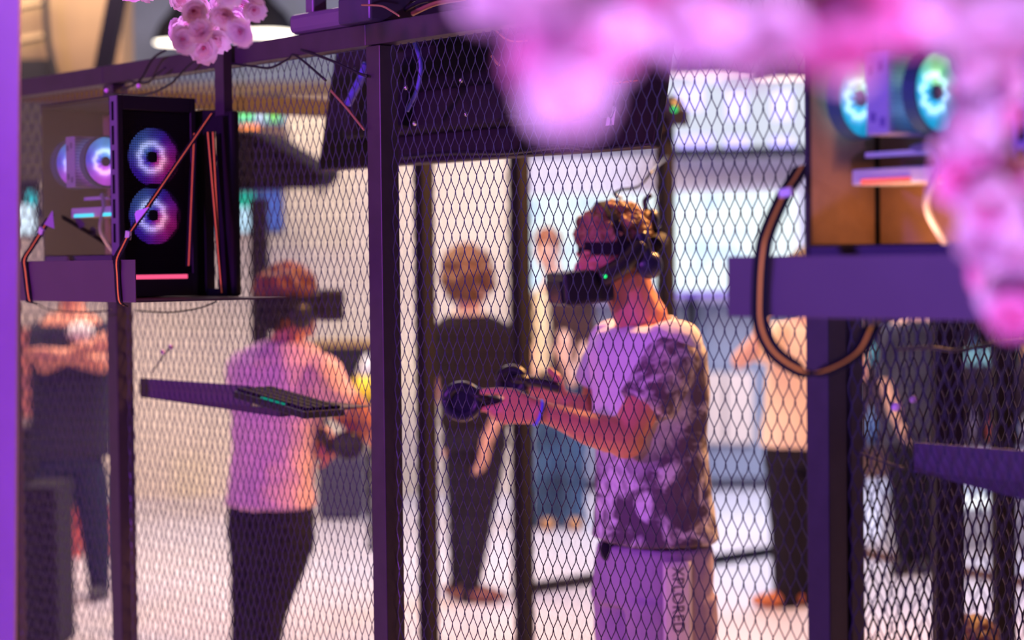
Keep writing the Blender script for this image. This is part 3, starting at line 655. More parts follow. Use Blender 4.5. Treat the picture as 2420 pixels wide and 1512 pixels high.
# wooden wall unit with dark strap top left
M_GOLD = mat('golden_wood', (.14, .085, .04), .55, noise=.22, nscale=3)
t = thing('wooden_booth', 'golden wooden booth with curved black bar and dark slanting post at upper left', 'booth', P(150, 185, 480))
obj('side_wall', bgbox(MB(), 95, -60, 290, 230, 480, .3), M_GOLD, t)
obj('slatted_wall', bgbox(MB(), -40, -60, 112, 230, 480, .25, .04), M_GOLD, t)
sw = MB()
for y0 in (6, 86):
    obj('ledge', MB().tube([P(20, y0 + 12, 485), P(100, y0 - 4, 485)], .014, 4), mat('light_gold', (.30, .21, .11), .5), t)
    obj('ledge_shadow', MB().tube([P(20, y0 + 22, 486), P(102, y0 + 4, 486)], .009, 4), M_BLACKM, t)  # black bar paints the shadow under the ledge
obj('curved_bar', MB().tube(catmull([P(106, -40, 488), P(110, 60, 488), P(118, 120, 488), P(134, 190, 488)]), .018, 6), M_BLACKM, t, smooth=True)
obj('slanting_post', MB().tube([P(288, -60, 500), P(240, 190, 500)], .056, 4), mat('deep_violet_black', (.004, .003, .010), .9, spec=.1), t)
obj('black_cabinet', bgbox(MB(), 30, 140, 114, 200, 486, .15, -.02), M_BLACKM, t)
# coloured arcade screens at the left
def scr(label, q, s, parts, body=None):
    t = thing('arcade_screen', label, 'screen', P((q[0] + q[2]) / 2, q[3], s))
    obj('housing', bgbox(MB(), *q, s, .12), body or M_BLACKM, t)
    xc_ = P((q[0] + q[2]) / 2, q[1], s); obj('wall_arm', MB().box((xc_.x, (xc_.y + .12 + 14.0) / 2, P((q[0] + q[2]) / 2, (q[1] + q[3]) / 2, s).z), (.03, (14.0 - xc_.y - .12) / 2, .03)), M_BLACKM, t)
    for k, (r_, c_, e_) in enumerate(parts): obj('lit_area', bgbox(MB(), *r_, s, .012, -.02 - .004 * k), emis('lit' + str(c_) + str(e_), c_, e_), t)
scr('green and pale blue lit screen under the brown-lit rail, left of large television', (462, 226, 672, 300), 372,
    [((465, 246, 672, 292), (.35, .55, 1), .9), ((548, 250, 600, 284), (.25, 1, .35), 1.3), ((632, 252, 664, 286), (.35, 1, .2), 1.2), ((604, 250, 628, 288), (.7, .8, 1), 1.3), ((474, 244, 508, 266), (.45, .95, 1), 1.4)])
scr('blue and teal glowing screen below the small tilted television', (480, 448, 668, 552), 372,
    [((500, 452, 668, 548), (.06, .10, .30), 1.0), ((556, 456, 600, 500), (.03, .55, .40), 1.0), ((556, 490, 592, 548), (.55, .8, 1), 1.3), ((488, 500, 512, 540), (.5, .9, 1), 1.2), ((628, 452, 666, 540), (.10, .16, .6), 1.0), ((594, 520, 616, 548), (.2, .12, 1), 1.2)])
scr('white-blue glowing screen with cyan flame shape at left end behind the mesh', (-40, 430, 90, 560), 372,
    [((30, 484, 80, 552), (.72, .86, 1), 1.6), ((66, 452, 80, 486), (.05, .7, .8), 1.3)], M_BLACKM)
t = thing('arcade_cabinet', 'brown arcade cabinet between green lit screen and blue lit screen', 'cabinet', P(610, 446, 374))
obj('upper_body', bgbox(MB(), 300, 302, 672, 447, 374, .4, .01), mat('brown_cabinet', (.12, .07, .06), .6), t)
obj('orange_badge', bgbox(MB(), 568, 296, 612, 312, 374, .02, -.02), mat('orange_badge', (.85, .25, .05), .5, emit=(1, .3, .05), estr=.5), t)
o = obj('panelled_board', bgbox(MB(), -60, 196, 300, 424, 374, .3, .02), mat('dark_brown_board', (.035, .022, .02), .7, noise=.4, nscale=3)); tag(o, 'dark brown board high on the wall behind the left computer', 'board')
t = thing('high_table', 'black-draped high table behind pale pink shirt, left of the middle post', 'table', P(830, 1222, 371))
obj('table_top', bgbox(MB(), 728, 808, 925, 818, 371, .6), mat('table_edge', (.35, .22, .08), .5), t)
obj('cloth_skirt', bgbox(MB(), 734, 819, 920, 948, 371, .56, .01), M_BLACKM, t)
a = P(760, 1222, 371); b = P(900, 1222, 371)
for x in (a.x, b.x): obj('leg', MB().tube([Vector((x, a.y + .3, 0)), Vector((x, a.y + .3, .85))], .02, 8), M_BLACKM, t)
t = thing('cone_marker', 'white-topped yellow cone against the black table beside the post', 'cone', P(862, 944, 420))
obj('yellow_body', MB().tube([P(862, 944, 420), P(864, 888, 420)], [.085, .055], 20), mat('yellow_plastic', (.85, .60, .02), .5), t, smooth=True)
obj('white_top', MB().tube([P(864, 888, 420), P(868, 838, 420)], [.055, .012], 20), M_WHITE, t, smooth=True)
o = bgbox(MB(), 832, 946, 905, 956, 420, .3); c_ = P(868, 950, 420); o.tube([Vector((c_.x, c_.y + .15, 0)), Vector((c_.x, c_.y + .15, c_.z))], .02, 8); o = obj('side_table', o, M_BLACKM); tag(o, 'thin black board holding the yellow cone', 'table')
o = obj('storage_box', bgbox(MB(), 748, 1080, 858, 1226, 371, .35), mat('dark_blue_box', (.035, .03, .07), .6), bevel=.02); tag(o, 'dark blue box on floor right of the pale pink shirt hem', 'box')
for i, (q, lab) in enumerate([((133, 1200, 186, 1346), 'left red upright of the stool behind crossed-arms person'), ((228, 1198, 262, 1330), 'right red upright of the stool behind crossed-arms person')]):
    o = obj('red_board', bgbox(MB(), *q, 420, .1), mat('red_board', (.60, .10, .09), .6)); tag(o, lab, 'board')
o = obj('red_banner', bgbox(MB(), 40, 775, 84, 985, 336.5, .03, -.02), mat('red_banner', (.62, .18, .13), .7, noise=.4, nscale=6, col2=(.25, .07, .10))); tag(o, 'red blotched banner at far left beside the violet board wall', 'banner')
t = thing('black_cabinet', 'low black cabinet at the far left bottom behind the mesh', 'cabinet', P(80, 1330, 430))
obj('body', bgbox(MB(), 20, 1010, 90, 1330, 430, .4), M_BLACKM, t); obj('top_board', bgbox(MB(), 16, 1002, 94, 1010, 430, .44, -.02), mat('cab_top', (.1, .07, .08), .5), t)
o = obj('black_cabinet', bgbox(MB(), 46, 1150, 138, 1539, 560, .35), M_BLACKM, bevel=.01); tag(o, 'tall black floor box at bottom left beside the violet board wall', 'box')
# right background
t = thing('shelving_unit', 'dim shelving unit with bottles seen through the right mesh', 'shelf', P(2250, 1050, 420))
M_DIM = mat('dim_shelf', (.085, .06, .085), .7)
obj('back_board', bgbox(MB(), 2030, 700, 2620, 1052, 420, .04, .12), mat('dim_board', (.17, .12, .17), .8, noise=.5, nscale=6), t)
for y in (700, 862, 1050): obj('shelf_board', bgbox(MB(), 2030, y, 2620, y + 8, 428, .4), M_DIM, t)
cols = [(.55, .10, .10), (.10, .42, .50), (.36, .34, .30), (.12, .25, .55), (.60, .30, .16), (.25, .22, .38), (.5, .5, .62), (.14, .12, .2)]
names = ['red', 'teal', 'grey', 'blue', 'orange', 'slate', 'pale', 'dark']
random.seed(5)
bx = [2060, 2096, 2140, 2172, 2212, 2262, 2302, 2345, 2388, 2425]
for k, x in enumerate(bx):
    for row, (yb, hh) in enumerate(((861, 60), (1049, 84))):
        ci = (k * 3 + row * 2 + 1) % 8; h_ = hh * random.uniform(.7, 1.15)
        if x < 2200 and row == 1 and k % 2: continue
        w_ = random.uniform(9, 15)
        z0b = P(2325, yb + 1, 428).z + .001; q0 = P(x, yb, 424); q0.z = z0b; hz = h_ / 424
        bm_ = MB().tube([q0, q0 + UP * hz * .66, q0 + UP * hz * .76, q0 + UP * hz], [w_ / 424, w_ / 424, w_ / 1100, w_ / 1100], 10)
        o = obj('bottle', bm_, mat('bottle_' + names[ci], cols[ci], .35), smooth=True)
        tag(o, '%s bottle, %s in row on the %s shelf behind right mesh' % (names[ci], ['first', 'second', 'third', 'fourth', 'fifth', 'sixth', 'seventh', 'eighth', 'ninth', 'tenth'][k], ['upper', 'lower'][row]), 'bottle', 'bottles on the dim shelving unit')
t = thing('counter', 'dim low counter under the shelving unit with white lit edge', 'counter', P(2250, 1340, 400))
obj('body', bgbox(MB(), 2030, 1060, 2110, 1130, 424, .4), mat('brown_stool', (.2, .11, .08), .6), t)
obj('counter_front', bgbox(MB(), 2120, 1176, 2620, 1330, 424, .5), mat('grey_front', (.42, .44, .52), .6), t)
obj('lit_edge', bgbox(MB(), 2232, 1172, 2336, 1200, 424, .03, -.02), emis('counter_led', (.92, .95, 1), 1.6), t)
for i, (q, c_, lab) in enumerate([((2284, 826, 2384, 860), (.25, .60, .66), 'pale teal box hanging on upper shelf behind the right mesh'), ((2290, 1376, 2370, 1404), (.15, .45, .62), 'small blue mat on the floor behind the right mesh')]):
    o = obj(['teal_box', 'blue_mat'][i], bgbox(MB(), *q, 430, .05), mat('teal%d' % i, c_, .5)); tag(o, lab, ['box', 'mat'][i])
# ---------------------------------------------------------------- blossoms
M_PET = bpy.data.materials.new('pink_petal'); M_PET.use_nodes = True; nt = M_PET.node_tree; nt.nodes.clear()
at = nt.nodes.new('ShaderNodeAttribute'); at.attribute_name = 'Col'
df = nt.nodes.new('ShaderNodeBsdfDiffuse'); tl = nt.nodes.new('ShaderNodeBsdfTranslucent'); mx = nt.nodes.new('ShaderNodeMixShader'); mx.inputs[0].default_value = .4; ou = nt.nodes.new('ShaderNodeOutputMaterial')
nt.links.new(at.outputs[0], df.inputs[0]); nt.links.new(at.outputs[0], tl.inputs[0]); nt.links.new(df.outputs[0], mx.inputs[1]); nt.links.new(tl.outputs[0], mx.inputs[2]); nt.links.new(mx.outputs[0], ou.inputs[0])
def blossom_mesh(seed, R=.027):
    rd = random.Random(seed); mb = MB(); cols = []
    for ring, (np_, tilt, sc) in enumerate(((6, .05, 1.0), (6, .38, .85), (5, .80, .62), (3, 1.15, .4))):
        for k in range(np_):
            az = 2 * PI * (k + .5 * (ring % 2)) / np_ + rd.uniform(-.2, .2); tl_ = tilt + rd.uniform(-.15, .15); L = R * sc * rd.uniform(.85, 1.1)
            o = len(mb.v); nu, nv = 6, 5
            for i in range(nu + 1):
                f = i / nu; w = L * .60 * math.sin(PI * min(1, .12 + f * .80)) ** .8
                if i == nu: w *= .75
                for j in range(nv):
                    g = (j / (nv - 1) - .5) * 2
                    r = f * L; notch = (.10 * L * (1 - abs(g)) if i == nu else 0)
                    x = (r - notch) * math.cos(tl_ + .12 * f); z = (r) * math.sin(tl_ + .12 * f) + .16 * L * g * g * f + math.sin(g * 5 + k) * .05 * L * f
                    y = g * w
                    mb.v.append(Vector((x * math.cos(az) - y * math.sin(az), x * math.sin(az) + y * math.cos(az), z)))
                    m_ = min(1, .25 + f * 2.6) * (1 - .12 * (ring >= 2))
                    cols.append((.95, .20 + .52 * m_, .42 + .42 * m_))
            for i in range(nu):
                for j in range(nv - 1):
                    a_ = o + i * nv + j; mb.f.append((a_, a_ + 1, a_ + nv + 1, a_ + nv))
    o = len(mb.v); mb.ell((0, 0, R * .10), (R * .16, R * .16, R * .2), nu=8, nv=5); cols += [(.75, .08, .25)] * (len(mb.v) - o)
    me = bpy.data.meshes.new('blossom'); me.from_pydata(mb.v, [], mb.f); me.update()
    me.polygons.foreach_set('use_smooth', [True] * len(me.polygons))
    ca = me.color_attributes.new('Col', 'FLOAT_COLOR', 'POINT')
    for i, c_ in enumerate(cols): ca.data[i].color = (*c_, 1)
    me.materials.append(M_PET); return me
BL = [blossom_mesh(i) for i in range(4)]
for _me in BL[2:]:                               # two of the four kinds of flower are deeper pink
    for d_ in _me.color_attributes['Col'].data: c_ = d_.color; d_.color = (c_[0], c_[1] * .50, c_[2] * .78, 1)
M_TWIG = mat('brown_twig', (.09, .04, .03), .8)
def spray(label, stem, pts, size, seed):
    """a twig with blossoms: stem points and blossom centres"""
    rd = random.Random(seed); t = thing('blossom_branch', label, 'flowers', stem[0])
    st = catmull(stem, 5); obj('twig', MB().tube(st, .003, 6), M_TWIG, t, smooth=True)
    for p in pts:
        o = bpy.data.objects.new('blossom', BL[rd.choice((0, 1) if seed < 3 else (0, 1, 0, 1, 2, 3))]); C.objects.link(o); o.parent = t
        o.location = p - WL[t.name]; k = size * rd.uniform(.85, 1.2); o.scale = (k, k, k)
        dirv = (EYE - p).normalized() + Vector((rd.uniform(-.9, .9), rd.uniform(-.5, .5), rd.uniform(-.9, .7)))
        o.rotation_euler = dirv.to_track_quat('Z', 'Y').to_euler()
    return t
def scatter(path_, n, rpx, s, ds, seed):
    rd = random.Random(seed); out = []
    tot = len(path_) - 1
    for i in range(n):
        f = (i + rd.random()) / n * tot; k = min(int(f), tot - 1); f -= k
        x0, y0, w0 = path_[k]; x1, y1, w1 = path_[k + 1]; w = w0 + (w1 - w0) * f
        a_ = rd.uniform(0, 2 * PI); r_ = rd.random() ** .6 * w
        out.append(P(x0 + (x1 - x0) * f + math.cos(a_) * r_, y0 + (y1 - y0) * f + math.sin(a_) * r_, s * rd.uniform(1 - ds, 1 + ds)))
    return out
spray('sharp pink blossom spray hanging in front of the two glowing lamps', [P(430, -120, 1150), P(470, -20, 1150), P(500, 40, 1150), P(485, 90, 1150)],
      [P(x, y, 1150 + 12 * i) for i, (x, y) in enumerate([(425, -8), (470, 18), (520, 6), (575, 12), (560, 48), (415, 72), (450, 52), (500, 66), (548, 66), (462, 92), (508, 92), (482, 112), (600, 22), (455, 24), (530, 36), (430, 92), (476, 76), (590, -10), (540, -20), (570, 74)])], 1.0, 1)
spray('small sharp blossom tip at top edge above the golden booth', [P(300, -100, 1150), P(318, -20, 1150)], [P(318, -16, 1150), P(298, -24, 1170), P(342, -26, 1160)], .95, 2)
spray('blurred magenta blossom spray hanging at top centre', [P(1480, -160, 4200), P(1400, 20, 4200), P(1330, 120, 4200), P(1290, 210, 4200)],
      scatter([(1440, 30, 60), (1380, 70, 75), (1330, 120, 60), (1295, 215, 42)], 17, 0, 4200, .05, 3), .76, 3)
spray('blurred pink blossoms at top edge left of hanging spray', [P(1100, -120, 4200), P(1220, -40, 4200), P(1330, -20, 4200)], scatter([(1130, -30, 20), (1220, -15, 35), (1340, -10, 40)], 10, 0, 4200, .05, 4), .76, 4)
spray('wide band of blurred pink blossoms along the top right edge', [P(1450, -150, 3800), P(1700, -30, 3800), P(1950, 20, 3800), P(2200, -20, 3800), P(2460, -40, 3800)],
      scatter([(1540, 5, 35), (1640, 40, 55), (1760, 60, 75), (1870, 80, 75), (1990, 80, 70), (2050, 30, 60), (2150, 5, 50), (2300, 15, 70), (2430, 40, 70)], 66, 0, 3800, .06, 5), .78, 5)
spray('blurred pink blossom branch hanging down at the right edge', [P(2300, -150, 2750), P(2330, 150, 2750), P(2290, 330, 2750), P(2370, 560, 2750), P(2400, 740, 2750)],
      scatter([(2380, 90, 45), (2330, 190, 65), (2290, 270, 70), (2300, 350, 50), (2330, 420, 75), (2370, 510, 80), (2390, 610, 55), (2400, 690, 50), (2385, 745, 48)], 62, 0, 2750, .06, 6), .86, 6)
# ---------------------------------------------------------------- people
def rotaxes(yaw, pitch=0):                      # X = where the face looks
    X = Vector((math.cos(yaw), math.sin(yaw), 0)); Y = UP.cross(X); Z = UP.copy()
    q = Matrix.Rotation(pitch, 3, Y); return q @ X, Y, q @ Z
def head_shape(mb, c, yaw, pitch=0, k=1.0):
    X, Y, Z = rotaxes(yaw, pitch); e = lambda o, r: mb.ell(c + X * o[0] * k + Y * o[1] * k + Z * o[2] * k, tuple(q * k for q in r), (X, Y, Z), 18, 12)
    e((-.012, 0, .035), (.094, .075, .085)); e((.012, 0, -.015), (.080, .066, .095)); e((.045, 0, -.07), (.045, .045, .040)); e((.068, 0, -.095), (.022, .024, .018))
    e((.088, 0, -.020), (.020, .013, .026)); e((.100, 0, -.030), (.013, .012, .010)); e((.082, 0, -.062), (.014, .024, .007)); e((.080, 0, -.074), (.013, .021, .007))
    for s_ in (-1, 1):
        e((.070, s_ * .03, .022), (.018, .026, .010)); e((.062, s_ * .042, -.022), (.022, .018, .020)); e((-.008, s_ * .076, -.012), (.018, .008, .030))
    return X, Y, Z
def face_parts(t, c, yaw, k=1.0, pitch=0):
    X, Y, Z = rotaxes(yaw, pitch)
    for s_ in (-1, 1):
        obj('eye', MB().ell(c + (X * .083 + Y * s_ * .030 + Z * .004) * k, (.009 * k, .012 * k, .008 * k), (X, Y, Z)), mat('eye_white', (.7, .68, .66), .3), t, smooth=True)
        obj('eyebrow', MB().ell(c + (X * .090 + Y * s_ * .031 + Z * .026) * k, (.006 * k, .020 * k, .004 * k), (X, Y, Z)), mat('brow', (.10, .05, .03), .8), t, smooth=True)
    obj('lips', MB().ell(c + (X * .095 - Z * .067) * k, (.006 * k, .022 * k, .008 * k), (X, Y, Z)), mat('lips', (.55, .2, .18), .5), t, smooth=True)
def hand_relaxed(mb, wr, d, n, k=1.0, curl=.6):
    """wrist, pointing direction, back-of-hand normal; palm with four fingers and a thumb from its side"""
    d = d.normalized(); n = (n - d * n.dot(d)).normalized(); sd = d.cross(n)
    for i, (o, L) in enumerate(((-.030, .072), (-.010, .082), (.010, .076), (.029, .060))):
        kn = wr + (d * .085 + sd * o) * k
        mb.seg(wr + sd * o * .6 * k, .017 * k, kn, .0125 * k, 8)
        a = kn; dd = d.copy()
        for j in range(3):
            dd = (dd - n * curl * (.5 + .35 * j)).normalized(); b = a + dd * L * (.45, .32, .25)[j] * k
            mb.seg(a, (.0098 - .0009 * j) * k, b, (.0092 - .0011 * j) * k, 8); a = b
    b = wr + (d * .025 - sd * .028) * k; m = b + (d * .030 - sd * .028 - n * .012) * k; e = m + (d * .030 - sd * .008 - n * .014) * k
    mb.seg(b, .015 * k, m, .011 * k, 8); mb.seg(m, .011 * k, e, .0085 * k, 8)
def hair_cap(name, c, yaw, m, parent, k=1.0, r=.018, extra=None, vox=.006, pitch=0, seed=1, back=True, amp=.006):
    X, Y, Z = rotaxes(yaw, pitch); mb = MB(); rd = random.Random(seed)
    mb.ell(c + (-X * .018 + Z * .048) * k, (.100 * k, .083 * k, .086 * k), (X, Y, Z), 20, 14)
    if back: mb.ell(c + (-X * .045 + Z * .0) * k, (.070 * k, .077 * k, .085 * k), (X, Y, Z), 18, 12)
    for i in range(70):
        th = rd.uniform(0, 2 * PI); ph = rd.uniform(0, 1.45)
        d_ = X * math.cos(th) * math.sin(ph) + Y * math.sin(th) * math.sin(ph) + Z * math.cos(ph)
        p = c + (-X * .02 + Z * .045) * k + (X * d_.dot(X) * .098 + Y * d_.dot(Y) * .082 + Z * d_.dot(Z) * .086) * k
        mb.ell(p, r * rd.uniform(.7, 1.2) * k, nu=8, nv=6)
    if extra: extra(mb, X, Y, Z)
    return remesh(name, mb, m, parent, vox, 2, amp, 55, 'hair')
J = lambda x, y, s, dy=0: P(x, y, s, dy)
# ---- the man in the cage, camouflage shirt, headset, both hands on controllers
SM = 900
def m(x, y, dy=0): return P(x, y, SM, dy)
man = thing('person', 'man in headset and white camouflage print shirt holding controllers inside the cage', 'person', Vector((m(1545, 1000).x, m(1545, 1000).y, 0)))
AX = Vector((-.47, .88, 0)).normalized(); BX = Vector((-.88, -.47, 0)).normalized()
hc = m(1446, 607); yawm = PI + .22
b = MB(); head_shape(b, hc, yawm, .16, 1.0)
b.chain((m(1484, 655), .058), (m(1500, 700), .056), (m(1520, 752), .066)); b.chain((m(1458, 672), .04), (m(1478, 720), .042), (m(1500, 765), .05))
st = [(m(1525, 765), .10, .06), (m(1528, 790), .165, .085), (m(1530, 830), .185, .105), (m(1532, 930), .165, .112), (m(1538, 1050), .150, .105), (m(1543, 1180), .140, .10), (m(1546, 1300), .13, .09)]
b.loft(st, AX, BX)
sN, eN, wN = m(1592, 822, -.13), m(1478, 1032, -.20), m(1275, 972, -.24)
b.chain((sN, .056), (m(1535, 930, -.17), .050), (eN, .047)); b.chain((eN, .047), (m(1440, 1026, -.205), .048), (m(1390, 1012, -.215), .043), (m(1320, 985, -.23), .031), (wN, .0265)); b.ell(m(1478, 1038, -.195), (.052, .048, .05))
sF, eF, wF = m(1450, 812, .15), m(1402, 968, .17), m(1338, 948, .02)
b.chain((sF, .052), (m(1420, 900, .17), .045), (eF, .042)); b.chain((eF, .040), (m(1370, 962, .09), .036), (wF, .026))
# near hand: palm, thumb on top, index on the trigger, three fingers round the grip
def w9(x, y, dy): return m(x, y, dy)
for (x0, y0, r0, d0), (x1, y1, r1, d1) in (((1268, 960, .021, -.24), (1205, 942, .016, -.245)), ((1268, 972, .024, -.235), (1200, 958, .018, -.24)), ((1268, 980, .021, -.235), (1202, 975, .017, -.235)), ((1266, 986, .018, -.23), (1208, 988, .015, -.23))):
    b.seg(w9(x0, y0, d0), r0, w9(x1, y1, d1), r1, 10)
b.chain((w9(1252, 950, -.245), .0155), (w9(1215, 930, -.25), .0135), (w9(1178, 924, -.25), .0105), (w9(1140, 926, -.245), .0085), n=10)
b.chain((w9(1205, 950, -.24), .011), (w9(1178, 962, -.23), .0098), (w9(1152, 966, -.22), .009), (w9(1136, 967, -.205), .0078), n=10)
b.chain((w9(1204, 966, -.24), .0115), (w9(1172, 976, -.235), .010), (w9(1160, 976, -.205), .0092), (w9(1178, 968, -.185), .008), n=10)
b.chain((w9(1206, 980, -.235), .0110), (w9(1180, 988, -.230), .0098), (w9(1172, 986, -.202), .009), (w9(1190, 978, -.185), .008), n=10)
b.chain((w9(1212, 990, -.23), .0095), (w9(1194, 997, -.225), .0085), (w9(1190, 995, -.202), .008), (w9(1204, 988, -.188), .007), n=10)
# far hand
for (x0, y0, r0, d0), (x1, y1, r1, d1) in (((1335, 940, .020, .02), (1288, 908, .016, .0)), ((1333, 946, .022, .02), (1282, 922, .016, .01)), ((1330, 952, .020, .02), (1284, 938, .015, .02))):
    b.seg(w9(x0, y0, d0), r0, w9(x1, y1, d1), r1, 10)
b.chain((w9(1325, 925, .0), .014), (w9(1318, 892, -.01), .0115), (w9(1298, 874, -.01), .009), n=10)
b.chain((w9(1288, 910, .0), .0105), (w9(1262, 902, .0), .009), (w9(1242, 898, .01), .008), n=10)
b.chain((w9(1282, 924, .01), .0105), (w9(1258, 920, .0), .0092), (w9(1248, 912, .02), .008), n=10)
b.chain((w9(1284, 938, .02), .010), (w9(1262, 936, .01), .009), (w9(1254, 928, .03), .008), n=10)
b.chain((w9(1290, 948, .03), .0085), (w9(1272, 950, .02), .008), (w9(1264, 944, .035), .007), n=10)
remesh('body', b, M_SKIN, man, .0048, 3)
# shirt
M_SHIRT = pattern('printed_shirt', (.74, .72, .78), (.12, .09, .12), 12, .53, 3, 1.40, 1.52)
M_SLV = pattern('camouflage_sleeve', (.66, .62, .66), (.15, .11, .13), 21, .50, 9)
b = MB(); st = [(m(1522, 768), .115, .070), (m(1526, 785), .175, .098), (m(1530, 830), .205, .122), (m(1534, 930), .185, .130), (m(1538, 1050), .172, .126), (m(1543, 1180), .176, .134), (m(1546, 1245), .186, .142), (m(1546, 1274), .190, .146)]
b.loft(st, AX, BX, 28); b.ell(m(1590, 822, -.12), (.08, .075, .075)); b.ell(m(1452, 815, .14), (.072, .07, .07))
remesh('shirt', b, M_SHIRT, man, .007, 3, .006, 9)
b = MB().chain((m(1588, 846, -.138), .074), (m(1572, 880, -.145), .077), (m(1540, 935, -.16), .072)); b.tube([m(1560, 900, -.15), m(1526, 960, -.165)], [.074, .076], 20)
remesh('near_sleeve', b, M_SLV, man, .006, 3, .005, 14)
b = MB().chain((m(1450, 812, .15), .068), (m(1428, 870, .16), .064)); b.tube([m(1430, 860, .16), m(1408, 915, .17)], [.065, .067], 18)
remesh('far_sleeve', b, M_SHIRT, man, .006, 3, .004, 12)
nk = MB(); ring = [m(1520, 752) + AX * math.cos(a_) * .085 + BX * math.sin(a_) * .080 - UP * (.018 + .018 * math.sin(a_)) for a_ in [2 * PI * k / 24 for k in range(25)]]
obj('neckline', nk.tube(ring, .006, 8), mat('neck_rib', (.72, .70, .78), .8), man, smooth=True)
# trousers, shoes
M_TR = mat('lilac_grey_trousers', (.42, .33, .48), .8, noise=.12, nscale=7, bump=.4, bscale=12)
b = MB(); st = [(m(1545, 1282), .178, .128), (m(1545, 1340), .182, .135), (m(1545, 1420), .178, .138)]
b.loft(st, AX, BX, 24)
for s_ in (-1, 1):
    L = lambda y, k: (Vector((m(1545, y).x, m(1545, y).y, m(1545, y).z)) + AX * s_ * .085, k)
    b.loft([(L(1400, 0)[0], .095, .128), (L(1512, 0)[0], .088, .118), (L(1700, 0)[0], .082, .1), (L(1900, 0)[0], .08, .095), (L(2050, 0)[0], .078, .092)], AX, BX, 20)
remesh('trousers', b, M_TR, man, .008, 4, .008, 7)
for s_ in (-1, 1):
    f = Vector((m(1545, 2090).x, m(1545, 2090).y, .0)) + AX * s_ * .085
    sh = MB().ell(f + UP * .05 + BX * .05, (.15, .05, .05), (BX, AX, UP)); sh.ell(f + UP * .06 - BX * .02, (.07, .045, .06), (BX, AX, UP))
    remesh('shoe', sh, mat('dark_shoe', (.04, .035, .045), .6), man, .008, 2)
# white side panel with the lettering running down the leg
side = -AX; pc = m(1592, 1410)
base_ = Vector((m(1545, 1410).x, m(1545, 1410).y, 0))
def legp(a_, z, off=0):                          # point on the outside of the near leg
    return base_ + (-AX) * (.085 + (.100 + off) * math.cos(a_)) + (-BX) * (.136 + off) * math.sin(a_) + UP * z
z1_, z0_ = m(1590, 1302).z, m(1590, 1560).z
pn = MB(); na = 7; nz = 14; A0, A1 = -.60, -.06
for i in range(nz + 1):
    for j in range(na + 1):
        a_ = A0 + (A1 - A0) * j / na; pn.v.append(legp(a_, z1_ + (z0_ - z1_) * i / nz, .010))
for i in range(nz):
    for j in range(na): q_ = i * (na + 1) + j; pn.f.append((q_, q_ + 1, q_ + na + 2, q_ + na + 1))
po = obj('side_panel', pn, mat('white_cloth', (.84, .82, .86), .8), man, smooth=True); sd = po.modifiers.new('t', 'SOLIDIFY'); sd.thickness = .002
cu = bpy.data.curves.new('lettering', 'FONT'); cu.body = 'XPLORED'; cu.size = .040; cu.extrude = .0008; cu.space_character = 1.06; cu.align_x = 'LEFT'; cu.align_y = 'CENTER'
to = bpy.data.objects.new('tmp', cu); C.objects.link(to); bpy.context.view_layer.update()
tm = bpy.data.meshes.new_from_object(to.evaluated_get(bpy.context.evaluated_depsgraph_get())); bpy.data.objects.remove(to)
wdt = max(v.co.x for v in tm.vertices); tot = (m(1590, 1312).z - m(1590, 1462).z); am = (A0 + A1) / 2
for v in tm.vertices:                            # wrap the word round the leg, reading downwards
    x, y, z = v.co; zz = m(1590, 1312).z - x / wdt * tot; a_ = am + y / .125 * 1.0 * -1
    v.co = legp(am + y / .13, zz, .0125 + z) - WL[man.name]
lo = link('lettering', tm, mat('letter_ink', (.03, .02, .05), .6), po, WL[man.name])
obj('pouch', MB().ell(m(1437, 1300, -.03), (.022, .02, .03)), M_BLACKM, man, smooth=True)
# hair
def bun(mb, X, Y, Z):
    mb.ell(hc + X * .02 + Z * .100, (.055, .05, .026), (X, Y, Z)); mb.ell(hc - X * .03 + Z * .095, (.06, .05, .025), (X, Y, Z))
M_HAIRM = mat('light_brown_hair', (.42, .22, .11), .6, noise=.5, nscale=26, col2=(.14, .06, .03))
hair_cap('hair', hc, yawm, M_HAIRM, man, .97, .015, bun, .005, .16, 3, amp=.010)
# wrist band
ax_ = (wN - m(1320, 985, -.23)).normalized(); nn = ax_.orthogonal().normalized(); n2 = ax_.cross(nn)
wb = [w9(1272, 975, -.24) + (nn * math.cos(a_) + n2 * math.sin(a_)) * .0315 for a_ in [2 * PI * k / 24 for k in range(25)]]
o = obj('wrist_band', MB().tube(wb, .0045, 6), mat('blue_band', (.12, .14, .95), .4), smooth=True); tag(o, 'blue wrist band on the near wrist of the man in the cage', 'wristband')
# headset
t = thing('headset', 'black virtual reality headset worn by the man in camouflage shirt', 'headset', m(1372, 680))
X, Y, Z = rotaxes(yawm, .10)
vc = hc + X * .105 - Z * .062 + Z * -.012
v_ = MB(); v_.box(vc + X * .012 + Z * .006, (.044, .098, .044), (X, Y, Z)); v_.box(vc - X * .045, (.035, .088, .038), (X, Y, Z))
remesh('visor', v_, M_BLACK, t, .006, 8)
obj('lens_cover', MB().box(vc + X * .058, (.004, .075, .030), (X, Y, Z)), mat('dark_gloss', (.01, .01, .03), .12), t, bevel=.003)
sb = MB()
arc = [hc + X * (.075 * math.cos(a_) - .01) * 1.25 + Y * .092 * math.sin(a_) + Z * (.02 + .012 * math.cos(a_)) for a_ in [PI * 2 * k / 30 for k in range(31)]]
obj('halo_strap', MB().ribbon(arc, .016, Z, .006), M_BLACKM, t, smooth=False)
arc = [hc + X * .06 * math.sin(a_) * .4 - X * .01 + Y * .097 * math.cos(a_) + Z * (.02 + .125 * math.sin(a_)) for a_ in [PI * k / 20 for k in range(21)]]
obj('top_strap', MB().ribbon(arc, .012, X, .003), M_BLACKM, t)
